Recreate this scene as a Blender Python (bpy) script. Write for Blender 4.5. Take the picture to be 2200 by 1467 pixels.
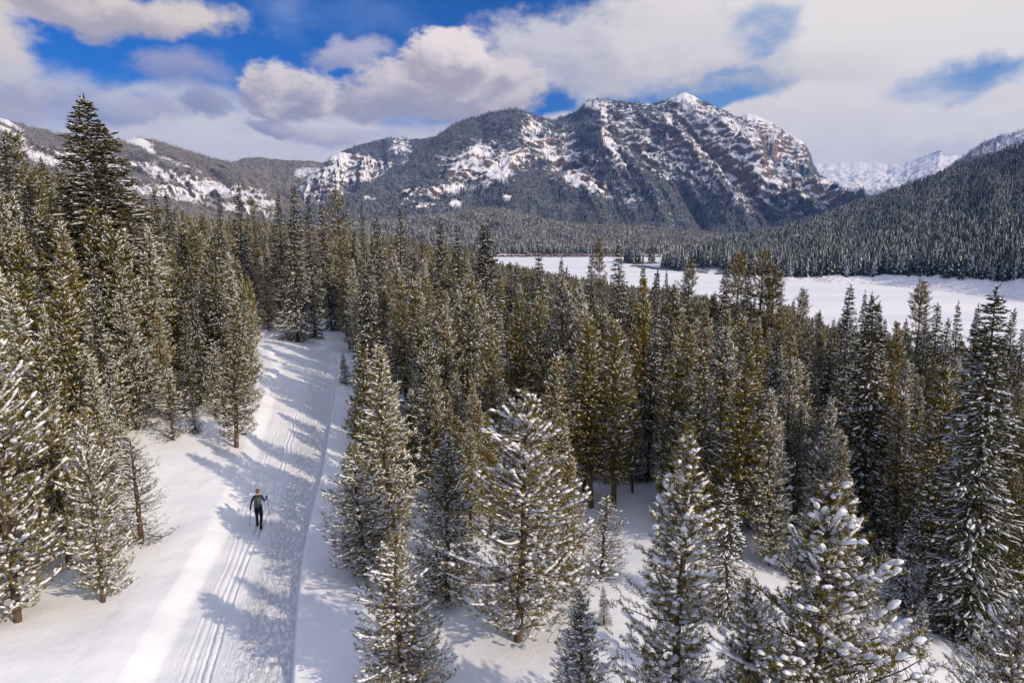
import bpy, math, random
import numpy as np
from mathutils import Vector, Matrix

random.seed(7)
RNG = np.random.default_rng(7)
SC = bpy.context.scene
COL = SC.collection
for o in list(bpy.data.objects):
    bpy.data.objects.remove(o)

# ------------------------------------------------------------------ camera
FPX, CX, CY = 1467.0, 1100.0, 733.5          # focal length and centre in pixels of the 2200x1467 photograph
PITCH = math.radians(9.8)
CAMZ = 13.0
cam_d = bpy.data.cameras.new('camera')
cam = bpy.data.objects.new('camera', cam_d)
COL.objects.link(cam)
cam.location = (0, 0, CAMZ)
cam.rotation_euler = (math.pi / 2 - PITCH, 0, 0)
cam_d.sensor_width = 36
cam_d.lens = 36 * FPX / 2200
cam_d.clip_end = 60000
cam_d.clip_start = 0.1
SC.camera = cam
SC.render.resolution_x, SC.render.resolution_y = 1024, 682

# ------------------------------------------------------------------ light and exposure
SUN_DIR = Vector((0.83, -0.56, 0.0)).normalized() * math.cos(math.radians(27)) + Vector((0, 0, math.sin(math.radians(27))))
SUN_STRENGTH = 4.0
SKY_STRENGTH = 0.12
SC.view_settings.view_transform = 'Standard'
SC.view_settings.look = 'None'
SC.view_settings.gamma = 1
SC.view_settings.use_curve_mapping = False
SC.view_settings.exposure = 0.05
sun_d = bpy.data.lights.new('sun', 'SUN')
sun_d.energy = SUN_STRENGTH
sun_d.angle = math.radians(0.5)
sun_d.color = (1.0, 0.84, 0.64)
sun = bpy.data.objects.new('sun', sun_d)
COL.objects.link(sun)
sun.rotation_euler = (-SUN_DIR).to_track_quat('-Z', 'Y').to_euler()
SC.cycles.max_bounces = 6
SC.cycles.diffuse_bounces = 4
SC.cycles.glossy_bounces = 1
SC.cycles.transmission_bounces = 2
SC.cycles.volume_bounces = 0
SC.cycles.transparent_max_bounces = 4
SC.cycles.use_denoising = True


# ------------------------------------------------------------------ node helper
class NT:
    def __init__(self, tree):
        self.t = tree
        tree.nodes.clear()

    def n(self, typ, **kw):
        nd = self.t.nodes.new(typ)
        for k, v in kw.items():
            setattr(nd, k, v)
        return nd

    def link(self, a, b):
        self.t.links.new(a, b)

    def put(self, sock, v):
        if isinstance(v, bpy.types.NodeSocket):
            self.t.links.new(v, sock)
        elif v is not None:
            sock.default_value = v

    def m(self, op, a, b=None, c=None, clamp=False):
        nd = self.t.nodes.new('ShaderNodeMath')
        nd.operation = op
        nd.use_clamp = clamp
        self.put(nd.inputs[0], a)
        if b is not None:
            self.put(nd.inputs[1], b)
        if c is not None:
            self.put(nd.inputs[2], c)
        return nd.outputs[0]

    def smooth(self, v, lo, hi, a=0.0, b=1.0):
        nd = self.t.nodes.new('ShaderNodeMapRange')
        nd.interpolation_type = 'SMOOTHSTEP'
        self.put(nd.inputs[0], v)
        nd.inputs[1].default_value, nd.inputs[2].default_value = lo, hi
        nd.inputs[3].default_value, nd.inputs[4].default_value = a, b
        return nd.outputs[0]

    def mix(self, f, a, b):
        nd = self.t.nodes.new('ShaderNodeMix')
        nd.data_type = 'RGBA'
        self.put(nd.inputs[0], f)
        self.put(nd.inputs[6], a if not isinstance(a, tuple) else (*a[:3], 1))
        self.put(nd.inputs[7], b if not isinstance(b, tuple) else (*b[:3], 1))
        return nd.outputs[2]

    def noise(self, vec, scale, detail=4, rough=0.5, dist=0.0):
        nd = self.t.nodes.new('ShaderNodeTexNoise')
        self.put(nd.inputs['Vector'], vec)
        nd.inputs['Scale'].default_value = scale
        nd.inputs['Detail'].default_value = detail
        nd.inputs['Roughness'].default_value = rough
        nd.inputs['Distortion'].default_value = dist
        return nd.outputs[0]

    def comb(self, x, y, z=0.0):
        nd = self.t.nodes.new('ShaderNodeCombineXYZ')
        self.put(nd.inputs[0], x)
        self.put(nd.inputs[1], y)
        self.put(nd.inputs[2], z)
        return nd.outputs[0]


def srgb(r, g, b):
    return tuple(((c / 255) / 12.92 if c / 255 <= 0.04045 else ((c / 255 + 0.055) / 1.055) ** 2.4) for c in (r, g, b))


# ------------------------------------------------------------------ camera geometry (used only to place real things in the world)
cP, sP = math.cos(PITCH), math.sin(PITCH)


def ray(px, py):
    px = np.asarray(px, float)
    py = np.asarray(py, float)
    x = (px - CX) / FPX
    y = -(py - CY) / FPX
    return np.stack([x, cP + y * sP, -sP + y * cP], -1)


def az_el(px, py):
    d = ray(px, py)
    return np.arctan2(d[..., 0], d[..., 1]), np.arctan2(d[..., 2], np.hypot(d[..., 0], d[..., 1]))


def project(X, Y, Z):
    X, Y, Z = np.asarray(X, float), np.asarray(Y, float), np.asarray(Z, float) - CAMZ
    zc = Y * cP - Z * sP
    yc = Y * sP + Z * cP
    zc = np.where(zc < 0.1, 0.1, zc)
    return CX + FPX * X / zc, CY - FPX * yc / zc, zc


# ------------------------------------------------------------------ the sky
world = bpy.data.worlds.new('World')
SC.world = world
world.use_nodes = True
world.cycles.sampling_method = 'MANUAL'
world.cycles.sample_map_resolution = 512
w = NT(world.node_tree)
geo = w.n('ShaderNodeTexCoord')
sep = w.n('ShaderNodeSeparateXYZ')
w.link(geo.outputs['Generated'], sep.inputs[0])
dx, dy, dz = sep.outputs
U = w.m('ARCTAN2', dx, dy)
V = w.m('ARCSINE', dz)
sky = w.n('ShaderNodeTexSky')
sky.sky_type = 'NISHITA'
sky.sun_disc = False
sky.sun_elevation = math.radians(27)
sky.sun_rotation = math.atan2(SUN_DIR.x, SUN_DIR.y)
sky.altitude = 2000
sky.air_density = 1.0
sky.dust_density = 0.3
sky.ozone_density = 3.0
hs = w.n('ShaderNodeHueSaturation')
hs.inputs['Saturation'].default_value = 1.5
hs.inputs['Value'].default_value = 0.62
w.link(sky.outputs[0], hs.inputs['Color'])
tint = w.n('ShaderNodeVectorMath')
tint.operation = 'MULTIPLY'
w.link(hs.outputs[0], tint.inputs[0])
tint.inputs[1].default_value = (0.16, 0.80, 1.22)
skycol = w.mix(w.smooth(U, 0.02, 0.30, 0.0, 0.60), tint.outputs[0], tuple(c / (2 ** 0.05) / SKY_STRENGTH for c in srgb(132, 176, 226)))
# noise on a flat cloud deck seen in perspective, and on the direction itself for the billows
den = w.m('ADD', w.m('MAXIMUM', dz, 0.0), 0.22)
deck = w.comb(w.m('DIVIDE', dx, den), w.m('DIVIDE', dy, den), 0.3)
n_deck = w.noise(deck, 1.25, 9, 0.58, 0.35)
UV = w.comb(U, w.m('MULTIPLY', V, 1.7), 0.0)
n_mid = w.noise(UV, 7.0, 7, 0.55, 0.25)
n_fine = w.noise(UV, 26.0, 6, 0.6, 0.1)
wx = w.m('MULTIPLY', w.m('SUBTRACT', n_mid, 0.5), 0.10)
wy = w.m('MULTIPLY', w.m('SUBTRACT', w.noise(w.comb(V, U, 3.1), 9.0, 6, 0.55), 0.5), 0.07)
Uw = w.m('ADD', U, wx)
Vw = w.m('ADD', V, wy)


def blob(px, py, rx, ry, U_=None, V_=None):
    """1 at the centre of an ellipse of sky, 0 on its rim, negative beyond; also the height inside it."""
    a, e = az_el(px, py)
    k = 1 / FPX
    x = w.m('MULTIPLY', w.m('SUBTRACT', U_ or Uw, float(a)), 1 / (rx * k))
    y = w.m('MULTIPLY', w.m('SUBTRACT', V_ or Vw, float(e)), 1 / (ry * k))
    d = w.m('SQRT', w.m('ADD', w.m('MULTIPLY', x, x), w.m('MULTIPLY', y, y)))
    return w.m('SUBTRACT', 1.0, d), x, y


# cloud cover: more to the right and low down, open blue at the upper left
cov = w.m('ADD', n_deck, w.m('MULTIPLY', w.smooth(U, -0.15, 0.35), 0.30))
cov = w.m('ADD', cov, w.smooth(V, 0.19, 0.04, 0.0, 0.36))
cov = w.m('ADD', cov, w.m('MULTIPLY', w.m('SUBTRACT', n_mid, 0.5), 0.35))
for (px, py, rx, ry, k) in ((790, 40, 520, 170, 0.66), (190, 85, 300, 80, 0.66), (1020, 5, 320, 80, 0.35), (1540, 195, 210, 60, 0.62),
                            (1640, 70, 110, 70, 0.24), (2030, 185, 190, 60, 0.42), (1140, 190, 110, 60, 0.45), (560, 120, 240, 90, 0.30), (1150, 235, 120, 30, 0.3), (1330, 230, 60, 40, 0.2)):
    b, _, _ = blob(px, py, rx, ry)
    cov = w.m('SUBTRACT', cov, w.m('MULTIPLY', w.smooth(b, 0.0, 0.75), k))
cov = w.m('ADD', cov, w.smooth(V, 0.42, 0.75, 0.0, 0.14))  # unseen cloud added overhead to brighten the shaded snow
alpha = w.smooth(cov, 0.40, 0.74)
lit = srgb(226, 219, 215)
warm = srgb(236, 228, 220)
grey = srgb(176, 170, 180)
lowc = srgb(228, 219, 219)
shade_n0 = w.smooth(w.m('ADD', w.m('MULTIPLY', w.noise(UV, 4.2, 8, 0.55, 0.3), 0.7), w.m('MULTIPLY', n_fine, 0.3)), 0.36, 0.60)
shade_n = w.m('ADD', shade_n0, w.smooth(U, 0.0, 0.3, 0.0, 0.25), clamp=True)
layer = w.mix(shade_n, grey, lit)
layer = w.mix(w.smooth(U, 0.0, 0.40, 0.0, 0.80), layer, warm)
layer = w.mix(w.smooth(V, 0.20, 0.08, 0.0, 0.75), layer, lowc)
layer = w.mix(w.smooth(V, 0.42, 0.8, 0.0, 0.75), layer, srgb(196, 208, 240))  # that added overhead cloud is tinted blue to cool the shadows
GAIN = 1.0 / (2 ** 0.05)
cloud_k = GAIN / SKY_STRENGTH * 1.15


def scale(c, k):
    nd = w.t.nodes.new('ShaderNodeVectorMath')
    nd.operation = 'SCALE'
    w.put(nd.inputs[0], c)
    nd.inputs['Scale'].default_value = k
    return nd.outputs[0]


out_c = w.mix(alpha, skycol, scale(layer, cloud_k))
# single cumulus clouds: (px, py, rx, ry, opacity, top colour, base colour, softness)
TAN, GRY, DRK = srgb(226, 212, 206), srgb(160, 153, 168), srgb(134, 138, 168)
CUM = [
    (180, 16, 320, 50, 0.96, srgb(222, 208, 198), srgb(176, 166, 170), 0.45),
    (10, 150, 70, 130, 0.95, srgb(224, 212, 200), srgb(188, 180, 184), 0.5),
    (390, 155, 130, 48, 0.62, srgb(188, 178, 184), srgb(150, 150, 176), 0.7),
    (120, 195, 190, 58, 0.75, srgb(202, 198, 204), srgb(166, 164, 184), 0.7),
    (600, 20, 90, 70, 0.28, srgb(190, 200, 222), srgb(150, 170, 210), 0.9),
    (800, 50, 140, 50, 0.15, srgb(170, 190, 222), srgb(150, 170, 210), 0.9),
    (755, 118, 120, 34, 0.72, srgb(206, 196, 202), srgb(168, 162, 184), 0.5),
    (1280, 120, 380, 100, 0.85, srgb(222, 214, 212), srgb(194, 188, 194), 0.5),
    (860, 205, 170, 62, 0.96, srgb(212, 201, 200), srgb(164, 157, 168), 0.36),
    (1010, 185, 190, 82, 0.98, srgb(224, 211, 207), srgb(170, 162, 171), 0.34),
    (965, 130, 95, 66, 0.98, srgb(240, 226, 220), srgb(172, 162, 172), 0.26),
    (625, 188, 92, 64, 0.97, srgb(228, 214, 208), srgb(154, 148, 164), 0.32),
    (290, 245, 120, 26, 0.65, srgb(172, 170, 190), DRK, 0.6),
    (452, 236, 62, 28, 0.85, srgb(160, 158, 180), DRK, 0.4),
    (600, 282, 56, 20, 0.85, srgb(158, 154, 180), srgb(140, 140, 168), 0.4),
    (705, 292, 100, 30, 0.75, srgb(206, 194, 200), srgb(168, 160, 178), 0.5),
    (1700, 150, 260, 46, 0.55, srgb(214, 208, 204), srgb(190, 185, 186), 0.7),
    (1760, 345, 260, 60, 0.65, srgb(240, 232, 226), srgb(222, 214, 212), 0.6),
    (2090, 300, 200, 60, 0.8, srgb(242, 234, 224), srgb(222, 212, 208), 0.5),
]
for (px, py, rx, ry, op, top, base, soft) in CUM:
    b, x, y = blob(px, py, rx, ry)
    bb = w.m('ADD', b, w.m('ADD', w.m('MULTIPLY', w.m('SUBTRACT', n_fine, 0.5), 0.8), w.m('MULTIPLY', w.m('SUBTRACT', n_mid, 0.5), 0.7)))
    a = w.m('MULTIPLY', w.smooth(bb, 0.0, soft), op)
    t = w.m('ADD', w.m('ADD', y, w.m('MULTIPLY', x, 0.35)), w.m('MULTIPLY', w.m('SUBTRACT', n_mid, 0.5), 2.6))
    t = w.m('ADD', t, w.m('MULTIPLY', w.m('SUBTRACT', n_fine, 0.5), 1.6))
    c = w.mix(w.smooth(t, -0.6, 0.55), base, top)
    out_c = w.mix(a, out_c, scale(c, cloud_k))
bg = w.n('ShaderNodeBackground')
bg.inputs[1].default_value = SKY_STRENGTH
w.link(out_c, bg.inputs[0])
wo = w.n('ShaderNodeOutputWorld')
w.link(bg.outputs[0], wo.inputs[0])


# ------------------------------------------------------------------ numpy noise
class Perlin:
    def __init__(self, seed):
        r = np.random.default_rng(seed)
        self.p = np.concatenate([r.permutation(256)] * 2)
        a = r.uniform(0, 2 * np.pi, 256)
        self.g = np.stack([np.cos(a), np.sin(a)], -1)

    def __call__(self, x, y):
        x = np.asarray(x, float)
        y = np.asarray(y, float)
        xi, yi = np.floor(x).astype(int), np.floor(y).astype(int)
        xf, yf = x - xi, y - yi
        u, v = xf ** 3 * (xf * (xf * 6 - 15) + 10), yf ** 3 * (yf * (yf * 6 - 15) + 10)

        def gr(ix, iy, fx, fy):
            g = self.g[self.p[self.p[ix & 255] + (iy & 255)]]
            return g[..., 0] * fx + g[..., 1] * fy
        a, b = gr(xi, yi, xf, yf), gr(xi + 1, yi, xf - 1, yf)
        c, d = gr(xi, yi + 1, xf, yf - 1), gr(xi + 1, yi + 1, xf - 1, yf - 1)
        return ((a + u * (b - a)) * (1 - v) + (c + u * (d - c)) * v) * 1.5


PN = [Perlin(s) for s in range(8)]


def fbm(x, y, o=5, k=0):
    s, a = 0, 0.5
    for i in range(o):
        s = s + a * PN[(k + i) % 8](x * 2 ** i + 13.7 * i, y * 2 ** i - 7.1 * i)
        a *= 0.5
    return s


def ridged(x, y, o=5, k=0, gain=0.5):
    s, a = 0, 0.5
    for i in range(o):
        s = s + a * (1 - 2 * np.abs(PN[(k + i) % 8](x * 2 ** i + 3.3 * i, y * 2 ** i + 9.9 * i)))
        a *= gain
    return s


def sstep(a, b, x):
    t = np.clip((x - a) / (b - a), 0, 1)
    return t * t * (3 - 2 * t)


# ------------------------------------------------------------------ the lie of the land
LAKE_Z = -32.0
_ax = (np.array([-400, 0, 300, 600, 1000, 1200, 1400, 1700, 2000, 2200, 2600]) - CX) / FPX * cP
_as = np.array([-.145, -.130, -.080, -.034, .024, .058, .088, .13, .165, .18, .18])


def ground(X, Y):
    X = np.asarray(X, float)
    Y = np.asarray(Y, float)
    D = np.hypot(X, np.maximum(Y, 0))
    a = X / np.maximum(Y, 12)
    s = np.interp(a, _ax, _as)
    f = np.log1p(np.exp(np.clip((D - 32) / 8, -30, 30))) * 8
    f = np.where(s < 0, 125 * np.tanh(f / 125), f)
    z = -s * f
    z = z - 0.085 * np.log1p(np.exp(np.clip((D - 280) / 30, -30, 30))) * 30
    # the near right bank rolls over towards the trees
    z = z - 1.1 * sstep(9, 17, X) * sstep(10, 18, Y) * (1 - sstep(30, 60, D))
    # the left bank rises gently from the trail
    tx = -7.5 + 0.02 * Y
    z = z + 0.07 * np.maximum(0, (tx - 2.6) - X) * (1 - sstep(20, 40, -X)) * (1 - sstep(45, 70, D))
    lo = -37.0
    z = np.where(z < lo + 4, lo + 4 * np.exp(np.clip((z - lo - 4) / 4, -50, 0)), z)
    amp = 1 - sstep(300, 500, D)
    z = z + amp * (0.22 * PN[2](X / 7, Y / 7) + 0.07 * PN[3](X / 2.2, Y / 2.2) + 0.025 * PN[1](X / 0.9, Y / 0.9))
    return z


def hit(px, py, n=60):
    """where the sight line through a pixel of the photograph meets the ground"""
    d = ray(px, py)
    z = np.zeros(np.shape(px))
    for _ in range(n):
        t = (z - CAMZ) / np.minimum(d[..., 2], -0.004)
        X, Y = d[..., 0] * t, d[..., 1] * t
        z = 0.6 * z + 0.4 * ground(X, Y)
    return X, Y, z


# ------------------------------------------------------------------ mesh helpers
def mesh_np(name, V, Fq, mats, mat_index=None, smooth=True, uv=None, attrs=None):
    me = bpy.data.meshes.new(name)
    V = np.asarray(V, np.float32)
    me.vertices.add(len(V))
    me.vertices.foreach_set('co', V.ravel())
    k = Fq.shape[1]
    nF = len(Fq)
    me.loops.add(nF * k)
    me.loops.foreach_set('vertex_index', Fq.astype(np.int32).ravel())
    me.polygons.add(nF)
    me.polygons.foreach_set('loop_start', np.arange(0, nF * k, k, dtype=np.int32))
    me.polygons.foreach_set('loop_total', np.full(nF, k, np.int32))
    me.polygons.foreach_set('use_smooth', np.full(nF, smooth, bool))
    for m_ in (mats if isinstance(mats, (list, tuple)) else [mats]):
        me.materials.append(m_)
    if mat_index is not None:
        me.polygons.foreach_set('material_index', mat_index.astype(np.int32))
    if uv is not None:
        ul = me.uv_layers.new(name='uv')
        ul.data.foreach_set('uv', np.asarray(uv, np.float32)[Fq.ravel()].ravel())
    for an, av in (attrs or {}).items():
        at = me.attributes.new(an, 'FLOAT', 'POINT')
        at.data.foreach_set('value', np.asarray(av, np.float32).ravel())
    me.update(calc_edges=True)
    return me


def grid_faces(nr, nc):
    i = np.arange(nr * nc).reshape(nr, nc)
    return np.stack([i[:-1, :-1], i[:-1, 1:], i[1:, 1:], i[1:, :-1]], -1).reshape(-1, 4)


def link(name, me, parent=None, kind=None, loc=None):
    o = bpy.data.objects.new(name, me)
    COL.objects.link(o)
    if parent is not None:
        o.parent = parent
    if kind:
        o['kind'] = kind
    if loc is not None:
        o.location = loc
    return o


# ------------------------------------------------------------------ materials
def mat(name):
    m_ = bpy.data.materials.new(name)
    m_.use_nodes = True
    t = NT(m_.node_tree)
    out = t.n('ShaderNodeOutputMaterial')
    return m_, t, out


def principled(t, out, col, rough=0.8, spec=0.2, normal=None):
    p = t.n('ShaderNodeBsdfPrincipled')
    t.put(p.inputs['Base Color'], col if not isinstance(col, tuple) else (*col, 1))
    t.put(p.inputs['Roughness'], rough)
    p.inputs['Specular IOR Level'].default_value = spec
    if normal is not None:
        t.link(normal, p.inputs['Normal'])
    t.link(p.outputs[0], out.inputs[0])
    return p


def bump(t, h, strength, dist):
    b = t.n('ShaderNodeBump')
    b.inputs['Strength'].default_value = strength
    b.inputs['Distance'].default_value = dist
    t.link(h, b.inputs['Height'])
    return b.outputs[0]


def simple(name, col, rough=0.8, spec=0.2):
    m_, t, out = mat(name)
    principled(t, out, col, rough, spec)
    return m_


SNOW_C = (0.84, 0.83, 0.85)
# untouched snow
M_SNOW, t, out = mat('snow_ground')
g_ = t.n('ShaderNodeNewGeometry')
n1 = t.noise(g_.outputs['Position'], 0.5, 5, 0.5)
n2 = t.noise(g_.outputs['Position'], 9.0, 5, 0.6)
col = t.mix(n1, (0.77, 0.79, 0.85), (0.82, 0.835, 0.88))
b_ = bump(t, t.m('ADD', t.m('MULTIPLY', n1, 1.0), t.m('MULTIPLY', n2, 0.10)), 0.5, 0.25)
principled(t, out, col, 0.75, 0.25, b_)
# groomed snow of the trail: corduroy and skate churn follow the trail's own coordinates
M_TRAIL, t, out = mat('groomed_snow')
uvn = t.n('ShaderNodeUVMap')
uvn.uv_map = 'uv'
sp = t.n('ShaderNodeSeparateXYZ')
t.link(uvn.outputs[0], sp.inputs[0])
across, along = sp.outputs[0], sp.outputs[1]
lines = t.noise(t.comb(t.m('MULTIPLY', across, 16.0), t.m('MULTIPLY', along, 0.5)), 1.0, 4, 0.6)
grain = t.noise(t.comb(t.m('MULTIPLY', across, 14.0), t.m('MULTIPLY', along, 5.0)), 1.0, 5, 0.65)
crumb = t.noise(t.comb(t.m('MULTIPLY', across, 7.0), t.m('MULTIPLY', along, 2.4)), 1.0, 6, 0.7)
right = t.smooth(across, 1.7, 2.6)
left = t.smooth(across, 1.6, 0.2)
h = t.m('ADD', t.m('MULTIPLY', lines, 0.55), t.m('MULTIPLY', grain, 0.5))
h = t.m('ADD', h, t.m('MULTIPLY', t.m('MULTIPLY', t.smooth(crumb, 0.45, 0.62), right), 0.7))
h = t.m('MULTIPLY', h, t.m('MULTIPLY', t.smooth(across, -0.1, 0.4), t.smooth(across, 4.08, 4.0)))
g_ = t.n('ShaderNodeNewGeometry')
n1 = t.noise(g_.outputs['Position'], 0.5, 5, 0.5)
n2 = t.noise(g_.outputs['Position'], 9.0, 5, 0.6)
base_n = bump(t, t.m('ADD', n1, t.m('MULTIPLY', n2, 0.10)), 0.5, 0.25)
bn = t.n('ShaderNodeBump')
bn.inputs['Strength'].default_value = 0.85
bn.inputs['Distance'].default_value = 0.06
t.link(h, bn.inputs['Height'])
t.link(base_n, bn.inputs['Normal'])
inbed = t.m('MULTIPLY', t.smooth(across, -0.1, 0.4), t.smooth(across, 4.08, 4.0))
col = t.mix(inbed, t.mix(n1, (0.77, 0.79, 0.85), (0.82, 0.835, 0.88)), t.mix(grain, (0.70, 0.72, 0.785), (0.80, 0.815, 0.865)))
principled(t, out, col, 0.75, 0.25, bn.outputs[0])
# lake
M_LAKE, t, out = mat('lake_snow')
g_ = t.n('ShaderNodeNewGeometry')
mp = t.n('ShaderNodeMapping')
mp.inputs['Scale'].default_value = (0.008, 0.03, 0.03)
t.link(g_.outputs['Position'], mp.inputs[0])
n1 = t.noise(mp.outputs[0], 1.0, 6, 0.55, 0.4)
principled(t, out, t.mix(t.smooth(n1, 0.35, 0.7), (0.72, 0.74, 0.80), (0.86, 0.85, 0.86)), 0.7, 0.3)


def mountain_mat(name, rock_a, rock_b, floor_a, floor_b, band_z, snow_rock=0.72):
    m_, t, out = mat(name)
    g_ = t.n('ShaderNodeNewGeometry')
    at = t.n('ShaderNodeAttribute')
    at.attribute_name = 'bare'
    bare = at.outputs['Fac']
    at2 = t.n('ShaderNodeAttribute')
    at2.attribute_name = 'rock'
    rock = at2.outputs['Fac']
    pos = g_.outputs['Position']
    nf = t.noise(pos, 0.045, 6, 0.65)
    ns = t.noise(pos, 0.010, 5, 0.6)
    nq = t.noise(pos, 0.11, 5, 0.7)
    mp = t.n('ShaderNodeMapping')
    mp.inputs['Scale'].default_value = (0.009, 0.009, band_z)
    t.link(pos, mp.inputs[0])
    strata = t.noise(mp.outputs[0], 1.0, 7, 0.68, 0.6)
    rockc = t.mix(t.smooth(strata, 0.35, 0.62), rock_a, rock_b)
    rv = t.m('ADD', rock, t.m('ADD', t.m('MULTIPLY', t.m('SUBTRACT', nf, 0.5), 1.3), t.m('ADD', t.m('MULTIPLY', t.m('SUBTRACT', strata, 0.5), 1.0), t.m('MULTIPLY', t.m('SUBTRACT', nq, 0.5), 1.6))))
    snow_or_rock = t.mix(t.smooth(rv, 0.50, 0.60), (0.82, 0.81, 0.84), rockc)
    floor = t.mix(t.smooth(t.m('ADD', t.m('MULTIPLY', nf, 0.75), t.m('MULTIPLY', ns, 0.25)), 0.42, 0.66), floor_a, floor_b)
    bv = t.m('ADD', bare, t.m('ADD', t.m('MULTIPLY', t.m('SUBTRACT', nf, 0.5), 1.5), t.m('ADD', t.m('MULTIPLY', t.m('SUBTRACT', ns, 0.5), 0.9), t.m('MULTIPLY', t.m('SUBTRACT', nq, 0.5), 0.9))))
    c = t.mix(t.smooth(bv, 0.42, 0.54), floor, snow_or_rock)
    b_ = bump(t, t.m('ADD', nf, t.m('MULTIPLY', strata, 0.5)), 0.7, 14.0)
    principled(t, out, c, 0.9, 0.1, b_)
    return m_


M_MTN = mountain_mat('mountain_rock_snow', (0.085, 0.070, 0.072), (0.24, 0.175, 0.140), (0.030, 0.042, 0.068), (0.22, 0.25, 0.33), 0.07)
M_WARM = mountain_mat('warm_mountain', (0.12, 0.09, 0.07), (0.24, 0.18, 0.13), (0.13, 0.11, 0.085), (0.34, 0.30, 0.26), 0.03)  # warm sunlight on the left range put into rock and floor colours
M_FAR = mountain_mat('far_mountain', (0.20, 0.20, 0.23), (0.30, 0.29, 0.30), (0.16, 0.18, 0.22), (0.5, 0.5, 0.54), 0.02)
M_HILL = mountain_mat('forest_floor', (0.10, 0.08, 0.07), (0.2, 0.15, 0.12), (0.07, 0.075, 0.08), (0.40, 0.40, 0.43), 0.05)


def foliage(name, a, b, trans=0.25, scale_=3.0):
    m_, t, out = mat(name)
    oi = t.n('ShaderNodeObjectInfo')
    g_ = t.n('ShaderNodeNewGeometry')
    n1 = t.noise(g_.outputs['Position'], scale_, 3, 0.6)
    f = t.m('ADD', t.m('MULTIPLY', n1, 0.6), t.m('MULTIPLY', oi.outputs['Random'], 0.5), clamp=True)
    c = t.mix(f, a, b)
    d = t.n('ShaderNodeBsdfDiffuse')
    tr = t.n('ShaderNodeBsdfTranslucent')
    t.link(c, d.inputs[0])
    t.link(c, tr.inputs[0])
    mx = t.n('ShaderNodeMixShader')
    mx.inputs[0].default_value = trans
    t.link(d.outputs[0], mx.inputs[1])
    t.link(tr.outputs[0], mx.inputs[2])
    t.link(mx.outputs[0], out.inputs[0])
    return m_


M_PINE = foliage('pine_needles', (0.036, 0.042, 0.008), (0.275, 0.205, 0.018))
M_FIR = foliage('fir_needles', (0.022, 0.030, 0.012), (0.075, 0.075, 0.028), 0.15)
M_BIGFIR = foliage('spruce_needles', (0.030, 0.032, 0.010), (0.110, 0.085, 0.026), 0.15)
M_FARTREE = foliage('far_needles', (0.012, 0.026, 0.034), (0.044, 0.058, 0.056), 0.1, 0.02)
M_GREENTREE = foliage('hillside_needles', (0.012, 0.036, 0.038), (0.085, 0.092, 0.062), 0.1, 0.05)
M_CRESTTREE = foliage('low_hill_lit_needles', (0.030, 0.040, 0.036), (0.10, 0.095, 0.075), 0.1, 0.03)  # warmer, lighter needles: sunlight on the low hill put into their colour
M_WARMTREE = foliage('far_warm_lit_needles', (0.07, 0.055, 0.035), (0.15, 0.12, 0.075), 0.1, 0.02)  # warm sunlight put into the needle colour
M_WILLOW = foliage('willow_twigs', (0.10, 0.045, 0.035), (0.2, 0.11, 0.08), 0.1, 0.2)
M_TSNOW, t, out = mat('tree_snow')
g_ = t.n('ShaderNodeNewGeometry')
principled(t, out, (0.77, 0.785, 0.83), 0.8, 0.2, bump(t, t.noise(g_.outputs['Position'], 14.0, 3, 0.6), 0.35, 0.05))
M_BARK, t, out = mat('bark')
g_ = t.n('ShaderNodeNewGeometry')
mp = t.n('ShaderNodeMapping')
mp.inputs['Scale'].default_value = (14, 14, 3)
t.link(g_.outputs['Position'], mp.inputs[0])
n1 = t.noise(mp.outputs[0], 1.0, 4, 0.6)
principled(t, out, t.mix(n1, (0.05, 0.035, 0.025), (0.16, 0.115, 0.085)), 0.9, 0.1, bump(t, n1, 0.6, 0.02))

# ------------------------------------------------------------------ the trail: its edges read from the photograph, laid on the ground
TL = [(262, 1560), (312, 1467), (372, 1350), (432, 1235), (492, 1120), (535, 1010), (566, 920), (588, 850), (600, 800), (598, 768), (570, 746), (500, 733)]
TR = [(612, 1560), (624, 1467), (632, 1350), (642, 1235), (662, 1120), (690, 1010), (706, 920), (718, 850), (724, 800), (716, 762), (672, 732), (560, 716)]


def resample(pts, n):
    p = np.array(pts, float)
    t_ = np.arange(len(p))
    tt = np.linspace(0, len(p) - 1, n)
    # Catmull-Rom
    q = np.vstack([2 * p[0] - p[1], p, 2 * p[-1] - p[-2]])
    i = np.minimum(tt.astype(int), len(p) - 2)
    f = (tt - i)[:, None]
    a, b, c, d = q[i], q[i + 1], q[i + 2], q[i + 3]
    return 0.5 * ((2 * b) + (-a + c) * f + (2 * a - 5 * b + 4 * c - d) * f ** 2 + (-a + 3 * b - 3 * c + d) * f ** 3)


def hit_flat(P):
    X, Y, Z = hit(P[:, 0], P[:, 1])
    return np.stack([X, Y], -1)


NR = 460
PL, PR = hit_flat(resample(TL, NR)), hit_flat(resample(TR, NR))
# extend it past the lower edge of the picture, under the camera
TC = (PL + PR) / 2
TW = np.linalg.norm(PR - PL, axis=1)
kk = np.ones(25) / 25
TWs = np.convolve(np.pad(TW, 12, 'edge'), kk, 'valid')
TU = (PR - PL) / TW[:, None]
arc = np.concatenate([[0], np.cumsum(np.linalg.norm(np.diff(TC, axis=0), axis=1))])


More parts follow.
